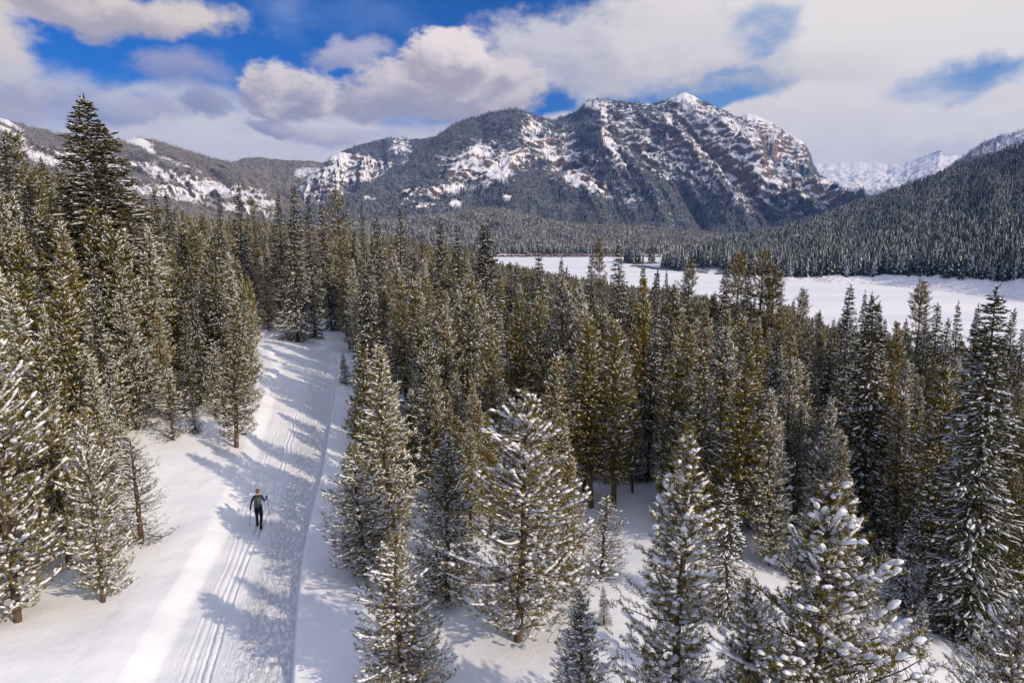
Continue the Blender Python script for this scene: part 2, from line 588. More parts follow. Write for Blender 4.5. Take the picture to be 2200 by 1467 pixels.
def trail_coords(X, Y):
    """metres across from the left edge, and which row, for points of the plane"""
    X = np.ravel(X)
    Y = np.ravel(Y)
    best = np.full(len(X), 1e9)
    idx = np.zeros(len(X), int)
    for j in range(0, NR, 3):
        d = (X - TC[j, 0]) ** 2 + (Y - TC[j, 1]) ** 2
        m_ = d < best
        best[m_] = d[m_]
        idx[m_] = j
    ac = (X - TC[idx, 0]) * TU[idx, 0] + (Y - TC[idx, 1]) * TU[idx, 1] + TW[idx] / 2
    al = -(X - TC[idx, 0]) * TU[idx, 1] + (Y - TC[idx, 1]) * TU[idx, 0]
    return ac, al, idx, np.sqrt(best)


LM, RM = 2.6, 1.7        # margins of the trail sheet left and right of the groomed bed
DEPTH = 0.30


def track_offset(pts):
    P = hit_flat(resample(pts, 160))
    ac, al, idx, _ = trail_coords(P[:, 0], P[:, 1])
    o = np.argsort(idx)
    return np.interp(np.arange(NR), idx[o], ac[o]), idx.min(), idx.max()


T1 = track_offset([(404, 1540), (430, 1467), (486, 1290), (533, 1170), (560, 1110), (599, 1014), (630, 909), (651, 831), (655, 794), (644, 772), (606, 752), (560, 740)])
T2 = track_offset([(360, 1540), (387, 1467), (444, 1317), (502, 1186), (528, 1097), (556, 1014), (584, 940), (612, 850)])
cols = np.unique(np.round(np.concatenate([np.linspace(-LM, 0, 16), np.linspace(0, 1, 300)]), 5))
NC = 250
ss = np.linspace(0, 1, NC)
acr = -LM + ss[None, :] * (TW[:, None] + LM + RM)              # metres across, one row per trail row
XX = PL[:, 0:1] + TU[:, 0:1] * acr
YY = PL[:, 1:2] + TU[:, 1:2] * acr
GZ = ground(XX, YY)
Wd = TW[:, None]
inside = sstep(-0.8, 0.15, acr) * (1 - sstep(Wd - 0.06, Wd + 0.10, acr))
bed = -DEPTH * inside
bed += 0.012 * np.exp(-((acr + 0.15) / 0.20) ** 2) * (1 + 0.6 * PN[1](acr * 2, arc[:, None] * 0.8))         # a soft lip on the left
bed += 0.03 * np.exp(-((acr - Wd - 0.18) / 0.12) ** 2) * (1 + 0.8 * PN[4](acr * 3, arc[:, None] * 1.5))      # crumbs along the cut right edge
bed += inside * (0.012 * PN[5](acr * 2.2, arc[:, None] * 0.5) + 0.010 * PN[6](acr * 7, arc[:, None] * 1.2) * sstep(1.5, 2.4, acr))
bed += inside * sstep(1.9, 2.6, acr) * 0.020 * np.maximum(0, fbm(acr * 4.5, arc[:, None] * 1.6, 4, 2)) * 2
for (off, lo, hi), dep in ((T1, 0.070), (T2, 0.014)):
    fade = sstep(0, 14, np.arange(NR) - lo)[:, None] * (1 - sstep(-40, 0, np.arange(NR) - hi))[:, None]
    if lo < 5:
        fade = (1 - sstep(-40, 0, np.arange(NR) - hi))[:, None]
    for sgn in (-1, 1):
        gx = (acr - off[:, None] - sgn * 0.115) / 0.042
        bed -= dep * fade * np.exp(-gx ** 4)
        bed += 0.016 * fade * np.exp(-((np.abs(acr - off[:, None] - sgn * 0.115) - 0.085) / 0.03) ** 2)
# pole holes beside the track
for sgn in (-1, 1):
    for a_ in np.arange(1.0, arc[-1] * 0.8, 2.1):
        aa_ = a_ + RNG.uniform(-.3, .3)
        jj = int(np.searchsorted(arc, aa_))
        if jj < NR:
            cc0 = T1[0][jj] + sgn * (0.46 + RNG.uniform(-.06, .06))
            r0, r1 = max(jj - 12, 0), min(jj + 12, NR)
            bed[r0:r1] -= 0.05 * np.exp(-((acr[r0:r1] - cc0) / 0.045) ** 2 - ((arc[r0:r1, None] - aa_) / 0.06) ** 2)
# single ski marks of skaters on the right half
for k in range(16):
    j0 = RNG.uniform(0, NR * 0.75)
    a0 = RNG.uniform(2.0, 3.6)
    sl = RNG.uniform(-0.12, 0.12)
    ln = RNG.uniform(2.5, 6)
    u_ = arc[:, None] - arc[int(j0)]
    line = np.exp(-((acr - a0 - sl * u_) / 0.03) ** 2) * ((u_ > 0) & (u_ < ln))
    bed -= 0.022 * line * inside
edge = np.minimum(sstep(0, 1.1, acr + LM), sstep(0, 1.1, Wd + RM - acr))
last = np.minimum(sstep(0, 0.12, acr + LM), sstep(0, 0.12, Wd + RM - acr))
ZZ = GZ + bed - 0.03 + 0.06 * edge
TV = np.stack([XX, YY, ZZ], -1).reshape(-1, 3)
tuv = np.stack([acr * 4.0 / np.maximum(Wd, 1), np.repeat(arc[:, None], NC, 1)], -1).reshape(-1, 2)
ski_trail = link('ski_trail', mesh_np('ski_trail', TV, grid_faces(NR, NC), M_TRAIL, uv=tuv), kind='structure')

# ------------------------------------------------------------------ the ground sheet, fine near the trail, coarse at the horizon


def outward(a, b, n):
    """n coordinates from a to b whose spacing starts at 0.36 m and grows steadily"""
    lo, hi = 1.0001, 1.5
    for _ in range(60):
        q = (lo + hi) / 2
        if 0.36 * (q ** (n - 1) - 1) / (q - 1) < abs(b - a):
            lo = q
        else:
            hi = q
    st = 0.36 * (q ** np.arange(n) - 1) / (q - 1)
    return a + np.sign(b - a) * st


gx = np.concatenate([outward(-27, -11000, 95)[::-1], np.arange(-27, 6, 0.36)[1:], outward(6, 11000, 105)])
gy = np.concatenate([outward(13, -9000, 60)[::-1], np.arange(13, 78, 0.36)[1:], outward(78, 11000, 100)])
GX, GY = np.meshgrid(gx, gy)
GZ = ground(GX, GY)
near = (np.hypot(GX, GY) < 110)
ac, al, idx, dist = trail_coords(GX[near], GY[near])
wd = TW[idx]
m_in = (ac > -LM + 1.35) & (ac < wd + RM - 1.35) & (np.abs(al) < 1.2)
zz = GZ[near]
zz[m_in] -= 0.5
GZ[near] = zz
snow_ground = link('ground', mesh_np('ground', np.stack([GX, GY, GZ], -1).reshape(-1, 3), grid_faces(len(gy), len(gx)), M_SNOW), kind='structure')

# ------------------------------------------------------------------ the frozen lake
lx, ly = np.meshgrid(np.linspace(-350, 2600, 60), np.linspace(90, 2300, 60))
lz = np.full_like(lx, LAKE_Z)
frozen_lake = link('frozen_lake', mesh_np('frozen_lake', np.stack([lx, ly, lz], -1).reshape(-1, 3), grid_faces(60, 60), M_LAKE), kind='structure')


# ------------------------------------------------------------------ hills and mountains
def curve(pts, px):
    p = np.array(pts, float)
    return np.interp(px, p[:, 0], p[:, 1])


def bare_map(patches, px, py):
    s = np.full(px.shape, -9.0)
    for (cx, cy, rx, ry, ang, k) in patches:
        a = math.radians(ang)
        x = (px - cx) * math.cos(a) + (py - cy) * math.sin(a)
        y = -(px - cx) * math.sin(a) + (py - cy) * math.cos(a)
        s = np.maximum(s, k * 0.92 * np.clip(1.5 - np.hypot(x / rx, y / ry), 0, 1))
    return np.maximum(s, 0)


def massif(name, material, ridge_px, ridge_r, base_r, base_z, nu, nv, prof, relief, patches=(), shear=None, bare0=0.0,
           seed=0, crest_rough=1.0, back=0.5, rock0=0.0, terr=0.0, tree_h=0.0, shore=0.0):
    """A mountain as ground that climbs from its foot to its crest and falls away behind. ridge_px: the skyline as sight lines
    from the camera point; ridge_r: how far off the crest lies; base_r, base_z: the foot."""
    p0, p1 = ridge_px[0][0], ridge_px[-1][0]
    px = np.linspace(p0, p1, nu)
    py = curve(ridge_px, px) + crest_rough * (fbm(px / 26, px * 0 + seed, 4, seed) * 5)
    az, el = az_el(px, py)
    rr = curve(ridge_r, px)
    br = curve(base_r, px) if not np.isscalar(base_r) else np.full(nu, float(base_r))
    zr = CAMZ + rr * np.tan(el) - tree_h
    nb = int(nv * 0.18)
    v = np.concatenate([np.linspace(0, 1, nv), 1 + np.linspace(0, 1, nb + 1)[1:] * back])[:, None]
    vf = np.minimum(v, 1)
    r = br + (rr - br) * v
    rise = prof(vf)
    over = np.maximum(v - 1, 0)
    z = base_z + (zr - base_z) * rise
    z = z - (zr - base_z) * 0.9 * over ** 1.2
    X = r * np.sin(az)[None, :]
    Y = r * np.cos(az)[None, :]
    drop = (1 - rise)
    cc = px[None, :] - (shear(px)[None, :] if shear else 0) * drop * 260
    amp = (4 * vf * (1 - vf)) ** 0.8
    span = (zr - base_z)
    dz_ = relief(cc, v, X, Y) * amp
    if terr:
        zz_ = (z + dz_) / 34.0 + 2.2 * fbm(X / 230, Y / 230, 4, seed)
        st = np.floor(zz_) + sstep(0.25, 0.85, zz_ - np.floor(zz_))
        tz = (st - zz_) * 34.0
    else:
        tz = 0 * z
    pz = z + dz_
    qx, qy, _ = project(X, Y, pz)
    bare = bare_map(patches, qx, qy) if len(patches) else np.zeros_like(qx)
    bare = np.maximum(bare, bare0)
    if shore:
        bare = np.maximum(bare, 1.2 * (1 - sstep(shore * 0.7, shore * 1.3, v + 0.5 * shore * fbm(px[None, :] / 20, v * 3, 3))))
    if terr:
        pz = pz + tz * terr * 0.75 * np.clip(bare * 1.3, 0, 1) * amp
        pz = pz + np.clip(bare, 0, 1) * amp * 30 * fbm(X / 70, Y / 70, 5, seed + 3)
    # steepness for the rock
    dzr = np.gradient(pz, axis=0) / np.maximum(np.abs(np.gradient(r, axis=0)), 1)
    dzu = np.gradient(pz, axis=1) / np.maximum(r * np.abs(np.gradient(az))[None, :], 1)
    steep = np.hypot(dzr, dzu)
    rock = np.clip((steep - 0.55) / 1.3, 0, 1) + rock0
    V_ = np.stack([X, Y, pz], -1)
    me = mesh_np(name, V_.reshape(-1, 3), grid_faces(len(v), nu), material, attrs={'bare': bare, 'rock': rock})
    link(name, me, kind='structure')
    return V_, bare, steep, len(v) - nb


def forest_on(V_, bare, nvis, count, lim=0.5, spread_k=0.9, seed=0, vmin=0.0):
    """random points over a terrain grid, evenly by area, kept off the bare snow"""
    r = np.random.default_rng(seed)
    A = V_[:nvis]
    e1 = A[1:, :-1] - A[:-1, :-1]
    e2 = A[:-1, 1:] - A[:-1, :-1]
    cr = np.cross(e1, e2)
    area = np.hypot(np.hypot(cr[..., 0], cr[..., 1]), cr[..., 2])
    lod = np.linalg.norm(A[:-1, :-1], axis=-1)
    wgt = area / lod ** 0.6
    wgt[:int(vmin * wgt.shape[0])] = 0
    wgt = wgt.ravel() / wgt.sum()
    k = r.choice(len(wgt), size=count, p=wgt)
    i, j = np.divmod(k, area.shape[1])
    a, b = r.random(count)[:, None], r.random(count)[:, None]
    P = A[i, j] + e1[i, j] * a + e2[i, j] * b
    bb = bare[i, j] + (r.random(count) - 0.5) * spread_k + fbm(P[:, 0] / 45, P[:, 1] / 45, 3, seed) * 0.9
    return P[bb < lim]


SR = sstep
# the main mountain
MAIN = [(560, 500), (640, 470), (700, 450), (760, 418), (810, 385), (860, 348), (900, 318), (930, 297), (965, 272), (1000, 256), (1050, 241), (1085, 234), (1105, 232), (1130, 240), (1160, 248),
        (1185, 254), (1215, 247), (1245, 232), (1256, 220), (1272, 211), (1290, 210), (1320, 215), (1350, 218), (1395, 221), (1430, 214), (1445, 206), (1470, 196), (1490, 203), (1515, 219), (1540, 228),
        (1566, 238), (1590, 252), (1610, 262), (1632, 282), (1642, 300), (1650, 330), (1662, 352), (1700, 372), (1750, 392), (1800, 412), (1830, 428), (1880, 450), (1960, 470)]
MAINR = [(560, 2700), (760, 2900), (930, 3200), (1105, 3200), (1200, 3500), (1290, 3450), (1470, 3700), (1640, 3500), (1750, 3350), (1960, 3200)]
MBASE = [(560, 2050), (900, 2000), (1300, 1900), (1960, 2050)]


def main_relief(cc, v, X, Y):
    sp = 0
    for c0, wd_, h_ in ((860, 60, 40), (985, 60, 55), (1112, 75, 110), (1215, 50, -70), (1292, 60, 95), (1385, 50, -85), (1468, 60, 95), (1545, 40, -50), (1610, 60, 70), (1700, 60, 30), (1340, 18, -35), (1040, 30, -30)):
        sp = sp + h_ * np.exp(-np.abs((cc + 14 * fbm(cc / 60, v * 3, 3)) - c0) / wd_ * 1.1)
    return sp + 62 * (ridged(cc / 62, v * 1.6, 5, 1) - 0.35) + 34 * fbm(X / 130, Y / 130, 5, 2)


PATCH = [(1030, 332, 34, 22, -20, 1.0), (1000, 362, 42, 22, -10, 1.0), (1060, 372, 55, 20, -15, 1.0), (960, 405, 55, 10, -8, .8), (925, 418, 30, 8, 0, .75), (1100, 345, 40, 22, -35, .95), (1140, 285, 34, 34, 40, .62),
         (1190, 330, 75, 15, 38, .9), (1235, 378, 60, 20, 35, 1.0), (1278, 402, 40, 14, 25, 1.0), (1300, 275, 9, 60, -6, 1.0), (1318, 325, 13, 40, -18, 1.0), (1335, 355, 10, 18, -30, 1.0),
         (1345, 272, 34, 14, 30, .72), (1385, 335, 75, 13, 38, .95), (1420, 370, 40, 12, 30, .9), (1440, 290, 9, 62, -4, .95), (1455, 345, 12, 34, -25, .9), (1470, 208, 44, 16, 0, .9), (1500, 240, 60, 24, 20, .7),
         (1285, 228, 26, 12, 0, .7), (1262, 222, 14, 12, 0, .8), (1560, 290, 70, 45, 25, .85), (1520, 330, 60, 22, 25, .85), (1600, 345, 60, 40, 20, .95), (1640, 390, 70, 20, 20, 1.0), (1570, 385, 60, 16, 35, .9), (1500, 385, 50, 8, 40, .85),
         (1700, 400, 70, 14, 20, .95), (1770, 415, 50, 12, 22, .95), (1700, 457, 34, 5, 5, .9), (1590, 425, 50, 8, 25, .8), (1640, 430, 40, 6, 20, .75), (876, 416, 13, 11, 0, 1.0), (980, 437, 12, 12, 10, 1.0), (1085, 424, 24, 9, -20, .62),
         (915, 440, 32, 6, -10, .75), (790, 425, 20, 6, 0, .6), (870, 345, 14, 14, 0, .6), (1690, 345, 40, 30, 0, .8), (1560, 455, 22, 6, 10, .6), (1490, 437, 16, 5, 30, .7)]
PATCH += [(1570, 330, 170, 110, 15, .70), (1200, 330, 130, 66, 35, .56), (1035, 355, 110, 60, -10, .56), (1390, 300, 150, 70, 35, .56), (1720, 400, 140, 45, 20, .64), (930, 420, 100, 30, 0, .44), (1620, 420, 150, 45, 15, .5), (1460, 240, 120, 40, 0, .5), (1180, 270, 90, 30, 20, .42), (1350, 400, 160, 40, 35, .42)]
VM, bM, sM, nM = massif('mountain', M_MTN, MAIN, MAINR, MBASE, -30, 560, 270, lambda v: 0.30 * v + 0.70 * v ** 1.7, main_relief, PATCH,
                        shear=lambda p: np.interp(p, [560, 900, 1090, 1250, 1960], [-1.2, -0.9, 0.4, 1.25, 1.3]), seed=1, terr=0.9, tree_h=6)
# the snow peak standing behind its right shoulder
BACK = [(1480, 300), (1540, 268), (1575, 255), (1608, 242), (1630, 250), (1660, 264), (1690, 282), (1715, 297), (1732, 312), (1742, 330), (1748, 352), (1760, 372), (1785, 388), (1812, 408), (1850, 440), (1900, 470)]
V2, b2, s2, n2_ = massif('mountain', M_MTN, BACK, [(1480, 4500), (1900, 4300)], 3400, 60, 230, 150, lambda v: v ** 1.5,
                         lambda cc, v, X, Y: 90 * (ridged(cc / 40, v * 2, 5, 3) - 0.35) + 30 * fbm(X / 100, Y / 100, 4, 1),
                         [(1620, 262, 60, 26, 25, .9), (1700, 320, 60, 50, 20, .75), (1760, 400, 50, 20, 20, .8), (1650, 300, 50, 40, 30, .7)], seed=3, terr=1.0, rock0=0.08, tree_h=4)
# the canyon mountain left of it
LEFTMID = [(560, 470), (610, 440), (640, 402), (660, 382), (690, 352), (720, 331), (750, 317), (785, 306), (825, 295), (850, 293), (880, 297), (905, 298), (925, 291), (960, 300), (1040, 330)]
V3, b3, s3, n3 = massif('mountain', M_MTN, LEFTMID, [(560, 3300), (800, 3900), (1040, 4200)], [(560, 2500), (1040, 2700)], -20, 300, 150, lambda v: 0.5 * v + 0.5 * v ** 1.6,
                        lambda cc, v, X, Y: 70 * (ridged(cc / 60, v * 1.5, 5, 5) - 0.35) + 25 * fbm(X / 120, Y / 120, 4, 4),
                        [(760, 345, 90, 16, 10, .85), (700, 372, 60, 18, -20, .9), (760, 380, 80, 18, -10, .85), (690, 405, 60, 20, 0, .8), (660, 430, 40, 16, 0, .7), (860, 315, 30, 20, 30, .55)], seed=5, terr=1.2, tree_h=5)
# the warm-lit range at the left, and the dark ridge that closes it
LEFTR = [(-260, 215), (-100, 232), (0, 251), (40, 262), (80, 273), (130, 285), (180, 292), (240, 300), (272, 299), (298, 293), (325, 297), (360, 308), (400, 320), (450, 336), (500, 347), (560, 372), (620, 402), (680, 440)]
V4, b4, s4, n4 = massif('mountain', M_WARM, LEFTR, [(-260, 3400), (300, 3700), (680, 3300)], [(-260, 1500), (680, 2300)], -10, 420, 200, lambda v: 0.55 * v + 0.45 * v ** 1.5,
                        lambda cc, v, X, Y: 60 * (ridged(cc / 75, v * 1.5, 5, 6) - 0.35) + 25 * fbm(X / 140, Y / 140, 5, 5),
                        [(300, 306, 32, 9, 10, 1.), (318, 320, 22, 6, 30, .9), (18, 264, 34, 5, 28, .9), (25, 285, 40, 6, 28, .9), (110, 340, 90, 20, 15, .8), (200, 350, 80, 22, 15, .75), (330, 368, 90, 14, 18, .85), (430, 396, 110, 16, 17, .85),
                         (530, 420, 80, 18, 15, .85), (380, 350, 60, 6, 20, .6), (400, 420, 80, 14, 15, .8), (520, 448, 70, 12, 10, .7), (290, 400, 60, 16, 15, .7)],
                        shear=lambda p: np.full_like(p, 1.2), seed=6, terr=0.6, tree_h=5)
DARKR = [(380, 360), (440, 352), (500, 345), (530, 337), (560, 337), (600, 341), (640, 344), (690, 346), (730, 352), (800, 380)]
V5, b5, s5, n5 = massif('mountain', M_WARM, DARKR, [(380, 4700), (800, 4500)], 3500, 0, 200, 90, lambda v: 0.5 * v + 0.5 * v ** 1.5,
                        lambda cc, v, X, Y: 60 * (ridged(cc / 50, v * 1.5, 5, 2) - 0.35) + 25 * fbm(X / 140, Y / 140, 4, 7), [(660, 370, 40, 14, 0, .6)], seed=2, tree_h=5)
# the snow range far up the valley
FARR = [(1660, 372), (1740, 352), (1760, 352), (1800, 350), (1850, 347), (1880, 352), (1920, 353), (1960, 346), (1990, 333), (2020, 324), (2045, 331), (2070, 340), (2120, 352), (2260, 362)]
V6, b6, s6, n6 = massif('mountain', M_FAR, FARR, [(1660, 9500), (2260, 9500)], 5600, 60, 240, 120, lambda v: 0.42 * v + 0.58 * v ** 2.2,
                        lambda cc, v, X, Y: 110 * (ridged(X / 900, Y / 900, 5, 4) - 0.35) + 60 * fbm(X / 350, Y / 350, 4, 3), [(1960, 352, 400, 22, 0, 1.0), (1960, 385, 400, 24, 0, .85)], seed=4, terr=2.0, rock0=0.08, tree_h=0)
# the rocky shoulder above the right-hand forest
SHO = [(1980, 400), (2030, 366), (2052, 346), (2080, 326), (2110, 306), (2140, 291), (2165, 282), (2190, 279), (2230, 272), (2400, 250)]
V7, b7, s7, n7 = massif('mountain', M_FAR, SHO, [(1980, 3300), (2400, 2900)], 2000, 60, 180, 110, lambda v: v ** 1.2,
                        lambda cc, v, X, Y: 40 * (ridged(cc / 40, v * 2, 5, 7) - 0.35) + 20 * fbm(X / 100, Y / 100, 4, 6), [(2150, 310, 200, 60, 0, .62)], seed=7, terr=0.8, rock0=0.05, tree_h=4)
# the low wooded hill across the lake
FOOT = [(480, 492), (600, 482), (700, 476), (760, 473), (820, 465), (880, 460), (950, 454), (1010, 447), (1050, 443), (1090, 446), (1130, 456), (1180, 468), (1230, 477), (1300, 479), (1380, 482), (1450, 489), (1520, 497), (1600, 500), (1750, 505), (1900, 515)]
V8, b8, s8, n8 = massif('hill', M_HILL, FOOT, [(480, 1500), (1050, 1650), (1900, 1750)], [(480, 1000), (1100, 975), (1350, 985), (1900, 1250)], LAKE_Z - 3, 300, 130, lambda v: 0.08 * np.minimum(v * 12, 1) + 0.92 * v ** 0.9,
                        lambda cc, v, X, Y: 20 * (ridged(cc / 110, v * 1.2, 3, 2) - 0.3) + 6 * fbm(X / 90, Y / 90, 3, 2), (), seed=2, tree_h=13, shore=0.02,
                        shear=lambda p: np.full_like(p, 0.9))
# the wooded hillside that comes down to the lake on the right
RSHORE_PX = [(1290, 566), (1350, 573), (1420, 583), (1500, 590), (1600, 600), (1700, 606), (1800, 611), (1900, 614), (2000, 624), (2100, 634), (2200, 643), (2320, 655), (2500, 680)]
RIDGE = [(1290, 567), (1330, 563), (1360, 552), (1450, 538), (1560, 517), (1700, 484), (1780, 458), (1830, 438), (1880, 422), (1940, 401), (2000, 379), (2060, 356), (2130, 332), (2200, 306), (2320, 262), (2500, 215)]
rb = []
for (px_, py_) in RSHORE_PX:
    d_ = ray(px_, py_)
    tt_ = (LAKE_Z - CAMZ) / d_[2]
    rb.append((px_, float(np.hypot(d_[0], d_[1]) * tt_)))
V9, b9, s9, n9 = massif('hill', M_HILL, RIDGE, [(1290, 830), (1400, 960), (1600, 1150), (1830, 1500), (2100, 1400), (2500, 1150)], rb, LAKE_Z - 1.2, 340, 200,
                        lambda v: 0.02 * np.minimum(v * 30, 1) + 0.98 * (0.75 * v + 0.25 * v ** 1.8),
                        lambda cc, v, X, Y: 16 * (ridged(cc / 150, v * 1.2, 3, 4) - 0.3) + 5 * fbm(X / 70, Y / 70, 3, 5), (), seed=3, tree_h=11, crest_rough=0.3, shore=0.045)


# ------------------------------------------------------------------ tree builder
def basis(d):
    up = np.tile([0.0, 0.0, 1.0], (len(d), 1))
    up[np.abs(d[:, 2]) > 0.95] = (1, 0, 0)
    a = np.cross(d, up)
    a /= np.linalg.norm(a, axis=1)[:, None] + 1e-9
    b = np.cross(a, d)
    return a, b          # a: sideways, b: upwards


def needles(P, D, L, per, nl, nw, r, flat=0.0):
    """a brush of needle triangles round every shoot"""
    S = len(P)
    n = per
    t_ = (np.arange(n)[None, :] + r.random((S, n))) / n
    a, b = basis(D)
    ph = r.random((S, n)) * 2 * np.pi
    ca, sa = np.cos(ph), np.sin(ph) * (1 - flat)
    O = P[:, None] + D[:, None] * (L[:, None] * t_)[..., None]
    N = D[:, None] * 0.62 + a[:, None] * ca[..., None] * 0.85 + b[:, None] * sa[..., None] * 0.85
    N /= np.linalg.norm(N, axis=-1)[..., None] + 1e-9
    ln = nl * (0.75 + 0.5 * r.random((S, n)))
    tip = O + N * ln[..., None]
    side = np.cross(N, r.normal(size=(S, n, 3)))
    side /= np.linalg.norm(side, axis=-1)[..., None] + 1e-9
    w_ = nw * 0.5
    A = O + side * w_
    B = O - side * w_
    Vv = np.stack([A, B, tip], 2).reshape(-1, 3)
    Ff = np.arange(len(Vv)).reshape(-1, 3)
    return Vv, Ff


def blobs(C, D, ln, wd_, hh, r, seg=6):
    """lumps of snow: squashed spindles lying along D"""
    S = len(C)
    a, b = basis(D)
    rings = [(-0.62, 0.62), (0.1, 1.0), (0.68, 0.66)] if seg < 6 else [(-0.80, 0.58), (-0.30, 0.98), (0.35, 1.0), (0.82, 0.56)]
    nr = len(rings)
    th = np.arange(seg) / seg * 2 * np.pi
    Vv = [C - D * ln[:, None]]
    jit = lambda: ((0.8 + 0.4 * r.random((S, seg))) if seg < 6 else (0.88 + 0.24 * r.random((S, seg))))[..., None]
    for (u_, k) in rings:
        zf = np.where(np.sin(th) > 0, 1.0, 0.45)
        ringp = C[:, None] + D[:, None] * (ln[:, None] * u_)[..., None] + (a[:, None] * np.cos(th)[None, :, None] * (wd_ * k)[:, None, None] + b[:, None] * (np.sin(th) * zf)[None, :, None] * (hh * k)[:, None, None]) * jit()
        Vv.append(ringp)
    Vv.append(C + D * ln[:, None])
    allv = np.concatenate([Vv[0][:, None]] + Vv[1:-1] + [Vv[-1][:, None]], 1)
    nv = allv.shape[1]
    f = []
    for i in range(seg):
        j = (i + 1) % seg
        f.append((0, 1 + j, 1 + i))
        for q in range(nr - 1):
            a0, b0 = 1 + q * seg + i, 1 + q * seg + j
            a1, b1 = a0 + seg, b0 + seg
            f += [(a0, b0, b1), (a0, b1, a1)]
        f.append((1 + (nr - 1) * seg + i, 1 + (nr - 1) * seg + j, nv - 1))
    f = np.array(f)
    Ff = (f[None] + (np.arange(S) * nv)[:, None, None]).reshape(-1, 3)
    return allv.reshape(-1, 3), Ff


def tubes(P0, P1, r0, r1, seg=4):
    S = len(P0)
    D = P1 - P0
    D = D / (np.linalg.norm(D, axis=1)[:, None] + 1e-9)
    a, b = basis(D)
    th = np.arange(seg) / seg * 2 * np.pi
    R = a[:, None] * np.cos(th)[None, :, None] + b[:, None] * np.sin(th)[None, :, None]
    v0 = P0[:, None] + R * r0[:, None, None]
    v1 = P1[:, None] + R * r1[:, None, None]
    V_ = np.concatenate([v0, v1], 1)
    f = []
    for i in range(seg):
        j = (i + 1) % seg
        f += [(i, j, seg + j), (i, seg + j, seg + i)]
    f = np.array(f)
    return V_.reshape(-1, 3), (f[None] + (np.arange(S) * 2 * seg)[:, None, None]).reshape(-1, 3)


def cat(parts):
    Vs, Fs, o = [], [], 0
    for v, f in parts:
        Vs.append(v)
        Fs.append(f + o)
        o += len(v)
    return np.concatenate(Vs), np.concatenate(Fs)


